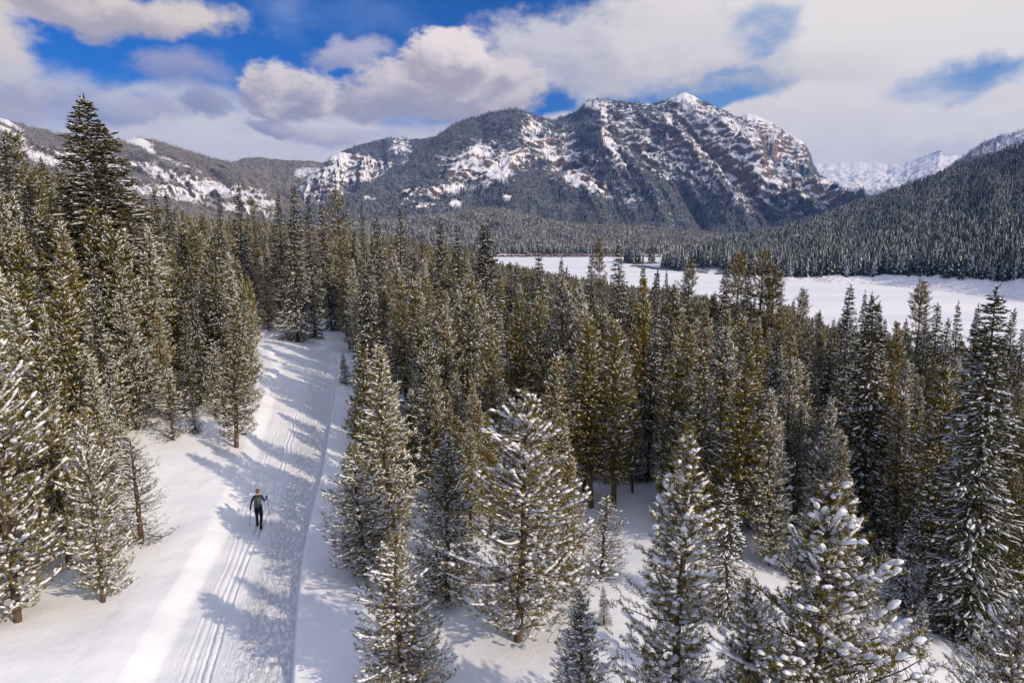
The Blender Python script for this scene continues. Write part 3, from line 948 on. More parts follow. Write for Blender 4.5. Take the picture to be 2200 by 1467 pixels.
def build_tree(name, seed, H, R, kind='pine', whorl=0.36, nb=5, shoot_gap=0.14, shoot_len=0.34, per=12, nl=0.085, nw=0.016, snow=0.6, snow_r=0.05,
               base=0.12, base_var=0.0, shape=0.75, needle_mat=None, sparse=0.0, branch_snow=0.0, droop=0.0, up=0.35, seg=6, lean=0.02, fan=1.0, twigs=False, round_snow=0.0, frost=0.10):
    """-> (trunk mesh, crown mesh, snow mesh); every branch is laid out, then its shoots, needles and snow"""
    r = np.random.default_rng(seed)
    # trunk
    nseg = 10
    tz_ = np.linspace(0, H, nseg + 1)
    wob = np.cumsum(r.normal(size=(nseg + 1, 2)) * H * lean * 0.12, 0)
    wob[0] = 0
    TP = np.column_stack([wob, tz_])
    r_base = 0.011 * H + 0.02
    rad = r_base * (1 - tz_ / H) ** 0.85 + 0.008
    TP[0, 2] = -0.5
    tr = tubes(TP[:-1], TP[1:], rad[:-1], rad[1:], 7)
    # branches
    zs, z_ = [], H * base
    while z_ < H - 0.12:
        t_ = z_ / H
        zs.append(z_)
        z_ += whorl * (1.0 - 0.45 * t_) * r.uniform(0.75, 1.3)
    B0, BD, BL, BT = [], [], [], []
    # the crown is lopsided: some sectors carry shorter branches
    ph_l = r.uniform(0, 2 * np.pi, 3)
    for z_ in zs:
        t_ = (z_ / H - base) / (1 - base)
        n = max(3, int(round(nb + r.normal() * 0.9)))
        if sparse and r.random() < sparse:
            n = max(1, n // 3)
        a0 = r.uniform(0, 6.28)
        for k in range(n):
            a = a0 + k * 2 * np.pi / n + r.normal() * 0.25
            lop = 1 + 0.18 * math.sin(a + ph_l[0] + t_ * 4) + 0.14 * math.sin(2 * a + ph_l[1] - t_ * 7) + 0.10 * math.sin(t_ * 23 + ph_l[2])
            ln = R * (1 - t_) ** shape * min(lop * r.uniform(0.45, 1.28), 1.30)
            if t_ < 0.12:
                ln *= 0.62 + 0.38 * t_ / 0.12
            if sparse and r.random() < sparse * 0.6:
                ln *= 0.5
            ln = max(ln, 0.10)
            if kind == 'pine':
                e = math.radians(-8 + 58 * t_ ** 1.4 + r.normal() * 9) + up * 0.2
            else:
                e = math.radians(-22 + 62 * max(0, t_ - 0.35) ** 1.2 + r.normal() * 6) - droop * (1 - t_)
            zz_ = z_ + r.normal() * 0.06
            i = min(int(zz_ / H * nseg), nseg - 1)
            f = zz_ / H * nseg - i
            base_p = TP[max(i, 0)] * (1 - f) + TP[i + 1] * f
            B0.append((base_p[0], base_p[1], zz_))
            BD.append((math.cos(a) * math.cos(e), math.sin(a) * math.cos(e), math.sin(e)))
            BL.append(ln)
            BT.append(t_)
    B0, BD, BL, BT = map(np.array, (B0, BD, BL, BT))
    bend = (0.30 if kind == 'pine' else 0.20) * (1 - BT) * BL      # tips curl up
    sag = (0.10 if kind == 'pine' else 0.16) * (1 - BT) * BL

    def bpoint(i, s):
        s = np.asarray(s)
        p = B0[i] + BD[i] * (BL[i] * s)[:, None]
        p[:, 2] += bend[i] * s ** 2.2 - sag[i] * np.sin(np.pi * s)
        return p
    nB = len(BL)
    ii = np.arange(nB)
    q = [bpoint(ii, np.full(nB, s)) for s in (0, 0.4, 0.75, 1.0)]
    br = 0.010 + 0.012 * BL
    wood = [tubes(q[0], q[1], br, br * 0.7, 3), tubes(q[1], q[2], br * 0.7, br * 0.45, 3), tubes(q[2], q[3], br * 0.45, br * 0.15, 3)]
    trunk = cat([tr] + wood)
    # shoots
    cnt = np.maximum(2, (BL * (0.86 if kind == 'pine' else 0.92) / shoot_gap * 1.9).astype(int))
    SI = np.repeat(ii, cnt)
    k_in = np.concatenate([np.arange(c) for c in cnt])
    c_of = np.repeat(cnt, cnt)
    s = (1 - (0.86 if kind == 'pine' else 0.92)) + (0.86 if kind == 'pine' else 0.92) * (k_in + r.random(len(SI)) * 0.8) / c_of
    s = np.clip(s, 0.06, 1.0)
    SP = bpoint(SI, s)
    lat = (r.random(len(SI)) * 2 - 1) * fan * BL[SI] * (0.35 + 0.65 * np.sin(np.pi * np.clip(s, 0, 1) ** 0.8)) * 0.42
    sidev0 = np.cross(BD[SI], [0, 0, 1.0])
    sidev0 /= np.linalg.norm(sidev0, axis=1)[:, None] + 1e-9
    ROOT = SP.copy()
    SP = SP + sidev0 * lat[:, None]
    SP[:, 2] += r.normal(size=len(SI)) * 0.05 * (1 if kind == 'pine' else 0.4) + np.abs(lat) * (0.12 if kind == 'pine' else -0.15)
    sidev = np.cross(BD[SI], [0, 0, 1.0])
    sidev /= np.linalg.norm(sidev, axis=1)[:, None] + 1e-9
    sg = np.sign(lat + 1e-6) if fan > 0 else np.where(k_in % 2 == 0, 1.0, -1.0)
    fwd = BD[SI].copy()
    fwd[:, 2] += bend[SI] / np.maximum(BL[SI], .1) * 2 * s
    tipm = (k_in == c_of - 1)
    sideamt = (0.95 if kind == 'pine' else 1.0) * (0.5 + 0.6 * r.random(len(SI))) * np.where(tipm, 0.1, 1)
    if kind == 'pine':
        SD = fwd + sidev * (sg * sideamt)[:, None] + r.normal(size=(len(SI), 3)) * 0.30
        SD[:, 2] += up * (0.6 + r.random(len(SI)))
    else:
        SD = fwd + sidev * (sg * sideamt)[:, None] + r.normal(size=(len(SI), 3)) * 0.10
        SD[:, 2] -= 0.10
    SD /= np.linalg.norm(SD, axis=1)[:, None]
    wide = np.clip(BL[SI] * (1.15 - s) * 0.62, 0.45 * shoot_len, None)
    SL = np.minimum(shoot_len * r.uniform(0.6, 1.35, len(SI)), 2.2 * shoot_len) if kind == 'pine' else np.minimum(wide, shoot_len * 1.9) * r.uniform(0.75, 1.2, len(SI))
    if twigs:
        m_ = np.abs(lat) > 0.06
        trunk = cat([trunk, tubes(ROOT[m_], SP[m_] + SD[m_] * 0.05, np.full(m_.sum(), 0.008), np.full(m_.sum(), 0.004), 3)])
    # leader at the top
    nt = 7
    lp = np.tile([wob[-1, 0], wob[-1, 1], H - 0.45], (nt, 1)) + np.column_stack([np.zeros((nt, 2)), np.linspace(0, 0.45, nt)])
    ld = r.normal(size=(nt, 3)) * 0.35 + [0, 0, 1.0]
    ld /= np.linalg.norm(ld, axis=1)[:, None]
    SP = np.vstack([SP, lp])
    SD = np.vstack([SD, ld])
    SL = np.concatenate([SL, np.full(nt, shoot_len * 0.8)])
    flat = 0.0 if kind == 'pine' else 0.72
    crown = needles(SP, SD, SL, per, nl, nw, r, flat)
    # snow
    pick = r.random(len(SP)) < snow
    big = r.random(len(SP)) ** 2
    c_ = SP + SD * (SL * 0.55)[:, None]
    c_[:, 2] += snow_r * (0.55 if kind == 'pine' else 0.5)
    dd = SD.copy()
    dd[:, 2] *= 0.55
    dd /= np.linalg.norm(dd, axis=1)[:, None]
    sr = snow_r * (0.60 + 0.85 * big)
    sn = [blobs(c_[pick], dd[pick], (SL * (0.50 - 0.16 * round_snow))[pick] * (0.75 + 0.3 * r.random(pick.sum())), sr[pick] * (1.0 if kind == 'pine' else 1.15), sr[pick] * (0.9 if kind == 'pine' else 0.62), r, seg)]
    if branch_snow > 0:
        pb = np.where((r.random(nB) < branch_snow) & (BL > 0.45))[0]
        for s0 in np.linspace(0.22, 0.98, 11):
            sel = pb[r.random(len(pb)) < 0.70]
            if not len(sel):
                continue
            pa, pc = bpoint(sel, np.full(len(sel), s0 - 0.05)), bpoint(sel, np.full(len(sel), s0 + 0.05))
            dv = pc - pa
            dl = np.linalg.norm(dv, axis=1)
            cc_ = (pa + pc) / 2
            rr_ = snow_r * (0.75 + 0.65 * r.random(len(sel)) ** 1.5)
            cc_[:, 2] += rr_ * 0.6
            sn.append(blobs(cc_, dv / dl[:, None], np.minimum(dl * 0.75 + 0.03, rr_ * 2.0), rr_ * 1.15, rr_, r, seg))
    snowm = cat(sn)
    nm = needle_mat or (M_PINE if kind == 'pine' else M_FIR)
    return (mesh_np(name + '_trunk', *trunk, M_BARK), mesh_np(name + '_crown', *crown, [nm, M_TSNOW], (r.random(len(crown[1])) < frost).astype(int), smooth=False), mesh_np(name + '_snow', *snowm, M_TSNOW), H)


PROTO = {}
# near pines with heavy pads of snow
PROTO['near'] = [build_tree('near_pine', 100 + k, 8.6, (1.9, 1.6, 2.1)[k], 'pine', whorl=0.34, nb=6, shoot_gap=0.135, shoot_len=0.22, per=34, nl=0.088, nw=0.015,
                            snow=0.36, snow_r=0.051, frost=0.14, base=(0.07, 0.06, 0.08)[k], shape=(0.62, 0.7, 0.6)[k], branch_snow=0.85, twigs=True, up=0.5, round_snow=1.0) for k in range(3)]
# pines of the stand
PROTO['pine'] = [build_tree('stand_pine', 200 + k, 9.0, (1.50, 1.25, 1.65, 1.20, 1.40, 1.55)[k], 'pine', whorl=0.32, nb=6, shoot_gap=0.125, shoot_len=0.25, per=9, nl=0.125, nw=0.046,
                            snow=(0.70, 0.56, 0.84, 0.42, 0.92, 0.62)[k], frost=(.10, .07, .15, .04, .22, .09)[k], snow_r=0.037, base=(0.10, 0.16, 0.05, 0.20, 0.06, 0.12)[k], shape=(0.66, 0.62, 0.72, 0.62, 0.78, 0.68)[k], seg=4) for k in range(6)]
# narrow dark firs
PROTO['fir'] = [build_tree('stand_fir', 300 + k, 12.0, (1.7, 1.45, 1.9)[k], 'fir', whorl=0.30, nb=7, shoot_gap=0.16, shoot_len=0.34, per=8, nl=0.12, nw=0.060,
                           snow=(0.36, 0.28, 0.50)[k], snow_r=0.042, base=0.03, shape=(0.80, 0.72, 0.9)[k], seg=4, droop=0.10) for k in range(3)]
PROTO['bigfir'] = [build_tree('tall_fir', 350, 11.0, 1.60, 'fir', whorl=0.25, nb=8, shoot_gap=0.115, shoot_len=0.28, per=14, nl=0.085, nw=0.038, snow=0.31, snow_r=0.040, base=0.02, shape=0.66, branch_snow=0.15, seg=5, droop=0.08)]
PROTO['broad'] = [build_tree('broad_spruce', 360, 20.0, 4.6, 'fir', whorl=0.40, nb=8, shoot_gap=0.23, shoot_len=0.50, per=12, nl=0.20, nw=0.085, snow=0.26, snow_r=0.075, base=0.05, shape=0.74, needle_mat=M_BIGFIR, branch_snow=0.1, seg=4, droop=-0.12)]
# open, ragged old pines
PROTO['ragged'] = [build_tree('ragged_pine', 400 + k, 14.0, (2.3, 1.9)[k], 'pine', whorl=0.50, nb=6, shoot_gap=0.13, shoot_len=0.32, per=10, nl=0.15, nw=0.050, snow=0.22, snow_r=0.05, base=(0.35, 0.25)[k], shape=0.42, sparse=0.35, seg=4, up=0.15) for k in range(2)]
# saplings and see-through young pines
PROTO['young'] = [build_tree('young_pine', 500 + k, 4.5, (1.15, 1.0)[k], 'pine', whorl=0.27, nb=5, shoot_gap=0.12, shoot_len=0.20, per=16, nl=0.065, nw=0.014, snow=0.42, snow_r=0.032, base=0.07, shape=0.62, seg=5, twigs=True) for k in range(2)]
PROTO['youngfir'] = [build_tree('young_fir', 520, 4.5, 1.15, 'fir', whorl=0.21, nb=7, shoot_gap=0.10, shoot_len=0.22, per=12, nl=0.06, nw=0.026, snow=0.45, snow_r=0.036, base=0.02, shape=0.8, seg=5)]
for _k, _v in PROTO.items():
    print('tris', _k, [[len(m_.polygons) for m_ in q[:3]] for q in _v])


def far_tree(name, seed, H, R, needle_mat, tiers=9, snow=0.35, k=9):
    """a small conifer for far slopes: ragged skirts of branches, some of their tops white"""
    r = np.random.default_rng(seed)
    V_, F_, M_ = [], [], []
    for i in range(tiers):
        t_ = i / tiers
        z0 = H * (0.06 + 0.90 * t_)
        rr_ = R * (1 - t_) ** 0.85
        for j in range(k):
            a = (j + r.random()) / k * 2 * np.pi
            ln = rr_ * r.uniform(0.6, 1.15)
            wd_ = rr_ * r.uniform(0.35, 0.6) + 0.1
            tip = np.array([math.cos(a) * ln, math.sin(a) * ln, z0 - 0.05 * H * r.uniform(0.3, 1.2)])
            sd = np.array([-math.sin(a), math.cos(a), 0]) * wd_ * 0.5
            top = np.array([math.cos(a) * ln * 0.12, math.sin(a) * ln * 0.12, z0 + H * 0.085])
            mid = tip * 0.55 + top * 0.45
            o = len(V_)
            V_ += [top, mid + sd, tip, mid - sd]
            F_ += [(o, o + 1, o + 2), (o, o + 2, o + 3)]
            m_ = 1 if r.random() < snow else 0
            M_ += [m_, 1 if r.random() < snow * 0.7 else 0]
    o = len(V_)
    V_ += [np.array([0.12 * math.cos(a), 0.12 * math.sin(a), -1]) for a in (0, 2.1, 4.2)] + [np.array([0, 0, H])]
    F_ += [(o, o + 1, o + 3), (o + 1, o + 2, o + 3), (o + 2, o, o + 3)]
    M_ += [0, 0, 0]
    me = mesh_np(name, np.array(V_), np.array(F_), [needle_mat, M_TSNOW], np.array(M_), smooth=False)
    return me


# ------------------------------------------------------------------ scattering of uncountable forest by geometry nodes
def source_collection(name, meshes):
    c = bpy.data.collections.new(name)
    for k, group_ in enumerate(meshes):
        if isinstance(group_, tuple):
            sub = bpy.data.collections.new(name + '_%s' % chr(97 + k))
            c.children.link(sub)
            for me in group_[:3]:
                sub.objects.link(bpy.data.objects.new(name + '_source', me))
        else:
            c.objects.link(bpy.data.objects.new(name + '_source', group_))
    return c


def scatter(name, P, sc, rot, which, coll, label=None):
    me = bpy.data.meshes.new(name)
    me.vertices.add(len(P))
    me.vertices.foreach_set('co', np.asarray(P, np.float32).ravel())
    for an, av, ty in (('tree_scale', sc, 'FLOAT'), ('tree_turn', rot, 'FLOAT'), ('tree_pick', which, 'INT')):
        at = me.attributes.new(an, ty, 'POINT')
        at.data.foreach_set('value', np.asarray(av, np.int32 if ty == 'INT' else np.float32))
    o = link(name, me, kind='stuff')
    ng = bpy.data.node_groups.new(name, 'GeometryNodeTree')
    ng.interface.new_socket('Geometry', in_out='INPUT', socket_type='NodeSocketGeometry')
    ng.interface.new_socket('Geometry', in_out='OUTPUT', socket_type='NodeSocketGeometry')
    N = ng.nodes
    gi, go = N.new('NodeGroupInput'), N.new('NodeGroupOutput')
    ci = N.new('GeometryNodeCollectionInfo')
    ci.inputs['Collection'].default_value = coll
    ci.inputs['Separate Children'].default_value = True
    ci.inputs['Reset Children'].default_value = True
    ip = N.new('GeometryNodeInstanceOnPoints')
    ip.inputs['Pick Instance'].default_value = True

    def attr(n_, ty):
        a = N.new('GeometryNodeInputNamedAttribute')
        a.data_type = ty
        a.inputs[0].default_value = n_
        return a.outputs[0]
    cx_ = N.new('ShaderNodeCombineXYZ')
    ng.links.new(attr('tree_turn', 'FLOAT'), cx_.inputs[2])
    ng.links.new(gi.outputs[0], ip.inputs['Points'])
    ng.links.new(ci.outputs[0], ip.inputs['Instance'])
    ng.links.new(attr('tree_pick', 'INT'), ip.inputs['Instance Index'])
    ng.links.new(cx_.outputs[0], ip.inputs['Rotation'])
    ng.links.new(attr('tree_scale', 'FLOAT'), ip.inputs['Scale'])
    ng.links.new(ip.outputs[0], go.inputs[0])
    md = o.modifiers.new('trees', 'NODES')
    md.node_group = ng
    if label:
        o['label'] = label
    return o


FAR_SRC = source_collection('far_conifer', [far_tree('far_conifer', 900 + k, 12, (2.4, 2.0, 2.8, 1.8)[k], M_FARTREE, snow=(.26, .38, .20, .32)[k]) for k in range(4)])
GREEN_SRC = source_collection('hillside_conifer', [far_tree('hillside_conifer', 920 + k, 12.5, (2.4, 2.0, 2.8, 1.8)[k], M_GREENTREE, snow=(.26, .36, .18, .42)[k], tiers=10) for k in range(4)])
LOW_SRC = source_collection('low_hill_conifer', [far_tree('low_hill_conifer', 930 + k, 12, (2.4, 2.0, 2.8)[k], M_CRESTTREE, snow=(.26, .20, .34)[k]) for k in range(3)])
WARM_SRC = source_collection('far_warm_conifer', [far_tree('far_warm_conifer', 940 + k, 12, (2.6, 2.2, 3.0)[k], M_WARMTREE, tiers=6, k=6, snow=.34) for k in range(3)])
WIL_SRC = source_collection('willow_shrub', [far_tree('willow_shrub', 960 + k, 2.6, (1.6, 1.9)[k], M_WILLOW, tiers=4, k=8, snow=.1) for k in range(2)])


def do_forest(name, parts, coll, nsrc, s_lo, s_hi, seed):
    r = np.random.default_rng(seed)
    P = np.concatenate(parts)
    n = len(P)
    return scatter(name, P - [0, 0, 0.4], r.uniform(s_lo, s_hi, n), r.uniform(0, 6.28, n), r.integers(0, nsrc, n), coll)


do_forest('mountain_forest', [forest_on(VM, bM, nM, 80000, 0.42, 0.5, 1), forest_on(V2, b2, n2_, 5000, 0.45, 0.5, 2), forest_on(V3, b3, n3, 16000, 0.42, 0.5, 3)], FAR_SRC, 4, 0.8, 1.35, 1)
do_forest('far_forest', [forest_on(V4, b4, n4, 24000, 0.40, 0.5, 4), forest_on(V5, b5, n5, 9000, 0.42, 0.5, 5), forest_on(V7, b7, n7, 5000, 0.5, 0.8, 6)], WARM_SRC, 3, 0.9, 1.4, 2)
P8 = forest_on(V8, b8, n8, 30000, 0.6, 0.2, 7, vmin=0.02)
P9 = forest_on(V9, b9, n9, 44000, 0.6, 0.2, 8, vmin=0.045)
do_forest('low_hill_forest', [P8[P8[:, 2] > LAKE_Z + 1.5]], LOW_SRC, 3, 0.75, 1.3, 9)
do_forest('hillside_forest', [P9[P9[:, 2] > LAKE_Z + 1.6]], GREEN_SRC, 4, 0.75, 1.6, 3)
r_ = np.random.default_rng(5)
wpx = r_.uniform(1040, 1420, 900)
wd_ = ray(wpx, np.full(900, 551.0) + r_.normal(size=900) * 0.8)
wt = (LAKE_Z - CAMZ) / wd_[:, 2]
wx_ = np.column_stack([wd_[:, 0] * wt, wd_[:, 1] * wt, np.full(900, LAKE_Z - 0.1)])
scatter('willow_thicket', wx_, r_.uniform(0.7, 1.5, 900), r_.uniform(0, 6.28, 900), r_.integers(0, 2, 900), WIL_SRC)

# ------------------------------------------------------------------ the single trees
TREES = []      # (X, Y, Z, proto list key, proto index, scale, width factor, label or None, name)


def g1(X, Y):
    return float(ground(np.array([X]), np.array([Y]))[0])


def stand_at(px, D):
    """a point of the ground on the vertical plane through a pixel column, D metres out"""
    # vertical lines lean in the picture; use the column at the horizon as given by the tree's top
    a = (px - CX) / FPX
    return a, D


ANCH = []


def by_base(key, k, bx, by, topy, wf, label, short, cat_='pine tree', name='pine_tree', turn=None):
    X, Y, Z = hit(np.array([bx]), np.array([by]))
    X, Y, Z = float(X[0]), float(Y[0]), float(Z[0])
    add_top(key, k, X, Y, Z, topy, wf, label, short, cat_, name, turn)


def by_top(key, k, tx, topy, D, wf, label, short, cat_='pine tree', name='pine_tree', turn=None):
    d = ray(tx, topy)
    X, Y = float(d[0] / d[1] * D), float(D)
    add_top(key, k, X, Y, g1(X, Y), topy, wf, label, short, cat_, name, turn)


def add_top(key, k, X, Y, Z, topy, wf, label, short, cat_, name, turn):
    # height so that the tip comes at topy
    lo, hi = 0.5, 40.0
    for _ in range(40):
        h_ = (lo + hi) / 2
        _, py, _ = project(X, Y, Z + h_)
        if py > topy:
            lo = h_
        else:
            hi = h_
    H0 = PROTO[key][k][3]
    s = h_ / H0
    TREES.append(dict(x=X, y=Y, z=Z, key=key, k=k, sz=s, sx=s * wf, label=label, cat=cat_, name=name, turn=turn, h=h_))
    px, py, _ = project(X, Y, Z + h_ * 0.5)
    if short:
        ANCH.append((float(px), float(py), X, Y, short))


FT = ('fir tree', 'fir_tree')
# foreground, right of the trail
by_top('near', 0, 858, 1150, 17.0, 1.45, 'snow-laden young pine at the bottom edge, nearest to the trail on its right', 'the bottom-edge pine beside the trail')
by_top('near', 1, 1262, 1272, 15.0, 1.35, 'small snow-laden pine cut by the bottom edge, in front of the open snow clearing', 'the small bottom-edge pine', turn=1.0)
by_top('near', 1, 1478, 935, 14.2, 1.12, 'tall pine with thick snow pads on its limbs, standing left of the broad near pine', 'the tall snow-padded near pine', turn=2.0)
by_top('near', 2, 1800, 1042, 11.8, 1.15, 'broad nearest pine with long snow-capped limbs, bottom right foreground', 'the broad nearest pine', turn=0.4)
by_top('near', 0, 1632, 1225, 12.6, 0.95, 'short leaning pine tucked against the left side of the broad nearest pine', 'the short pine left of the broad one', turn=4.0)
by_top('near', 2, 2190, 1255, 14.0, 1.1, 'snowy pine cut off by the bottom right corner of the picture', 'the corner pine', turn=3.0)
by_base('bigfir', 0, 2078, 1372, 622, 1.0, 'very tall dark fir column reaching the lake line near the right edge', 'the tall dark fir column', *FT)
by_base('near', 2, 1112, 1375, 850, 1.30, 'large full pine with low sweeping branches left of the snow clearing', 'the large full pine', turn=5.0)
by_base('young', 0, 1293, 1236, 1068, 1.5, 'slender see-through young pine alone in the snow clearing', 'the lone clearing sapling')
by_base('youngfir', 0, 1298, 1340, 1255, 0.8, 'tiny fir seedling just behind the small bottom-edge pine', 'the tiny fir seedling', *FT)
by_base('pine', 2, 962, 1292, 935, 1.35, 'mid-sized pine between the trailside pine and the large full pine', 'the mid-sized pine')
by_base('near', 0, 784, 1236, 955, 1.45, 'snowy pine at the right trail edge level with the skier', 'the trailside pine beside the skier', turn=2.6)
by_base('pine', 4, 842, 1172, 745, 1.35, 'tall frosted pine behind the trailside pine, right of the skier', 'the tall frosted pine')
by_base('youngfir', 0, 742, 824, 756, 1.0, 'little snow-covered fir at the right edge of the far trail', 'the little trailside fir', *FT)
by_base('fir', 0, 800, 905, 560, 1.15, 'dark full fir leaning over the right edge of the far trail', 'the dark fir by the far trail', *FT)
by_base('pine', 5, 1212, 1290, 960, 0.9, 'frosted pine crowding the right shoulder of the large full pine', 'the frosted shoulder pine')
by_base('pine', 3, 1271, 1090, 700, 1.1, 'bare-legged pine, left one of two dark trunks behind the clearing', 'the left dark-trunked pine')
by_base('pine', 1, 1318, 1088, 690, 1.1, 'bare-legged pine, right one of two dark trunks behind the clearing', 'the right dark-trunked pine')
by_base('pine', 0, 1490, 1150, 760, 1.1, 'olive pine behind the tall snow-padded near pine', 'the olive pine behind')
by_base('youngfir', 0, 1560, 1330, 1030, 0.9, 'narrow snowy fir in the gap right of the snow-padded near pine', 'the narrow gap fir', *FT)
by_base('pine', 3, 1570, 1190, 770, 1.15, 'golden olive pine behind the narrow gap fir', 'the golden olive pine')
by_base('pine', 4, 1655, 1215, 840, 1.05, 'frosted pine at the upper end of the right snow slope', 'the frosted slope pine')
by_base('fir', 1, 1835, 1200, 640, 1.2, 'dark fir spire behind the broad nearest pine', 'the dark fir behind the broad pine', *FT)
by_base('youngfir', 0, 1935, 1310, 1095, 0.95, 'short snow-flecked fir on the lower right snow slope', 'the short slope fir', *FT)
by_base('youngfir', 0, 1968, 1400, 1280, 0.9, 'knee-high fir at the snow slope edge below the short slope fir', 'the knee-high fir', *FT)
by_base('pine', 1, 1995, 1275, 800, 1.0, 'thin-trunked olive pine just left of the tall dark fir column', 'the thin-trunked pine')
by_base('pine', 5, 2190, 1290, 760, 1.0, 'tall olive pine at the right edge behind the fir column', 'the right-edge olive pine')
# left of the trail
by_base('near', 0, 222, 1292, 880, 0.85, 'narrow snow-flecked pine standing out on the left snow bank', 'the narrow left-bank pine', turn=3.3)
by_base('young', 1, 303, 1166, 938, 1.55, 'thin open young pine nearest to the skier on the left bank', 'the thin young left-bank pine')
by_base('pine', 0, 508, 962, 650, 1.15, 'olive pine with bare lower trunk at the left trail edge', 'the bare-legged trail-edge pine')
by_base('youngfir', 0, 421, 928, 838, 0.8, 'small dark fir on the left bank between two larger trees', 'the small dark left-bank fir', *FT)
by_base('young', 1, 372, 945, 792, 1.4, 'rounded snowy sapling left of the small dark fir', 'the rounded snowy sapling')
by_base('pine', 2, 296, 922, 630, 1.2, 'full frosted pine at the upper end of the left snow bank', 'the full frosted left pine')
by_base('near', 2, 38, 1335, 680, 0.92, 'largest pine at the left edge with heavy snow tufts', 'the large left-edge pine', turn=1.2)
by_base('pine', 0, 150, 1215, 740, 1.0, 'olive pine behind the large left-edge pine', 'the second left-edge pine')
by_base('pine', 5, 180, 1090, 600, 1.0, 'tall olive pine with visible trunk behind the narrow left-bank pine', 'the tall left pine')
by_base('pine', 4, 90, 1150, 620, 1.1, 'frosted pine in the left-edge thicket', 'the frosted left thicket pine')
by_top('broad', 0, 200, 213, 43, 1.22, 'huge dark spruce towering above the left stand against the sky', 'the huge dark spruce', 'spruce tree', 'spruce_tree', 0.5)
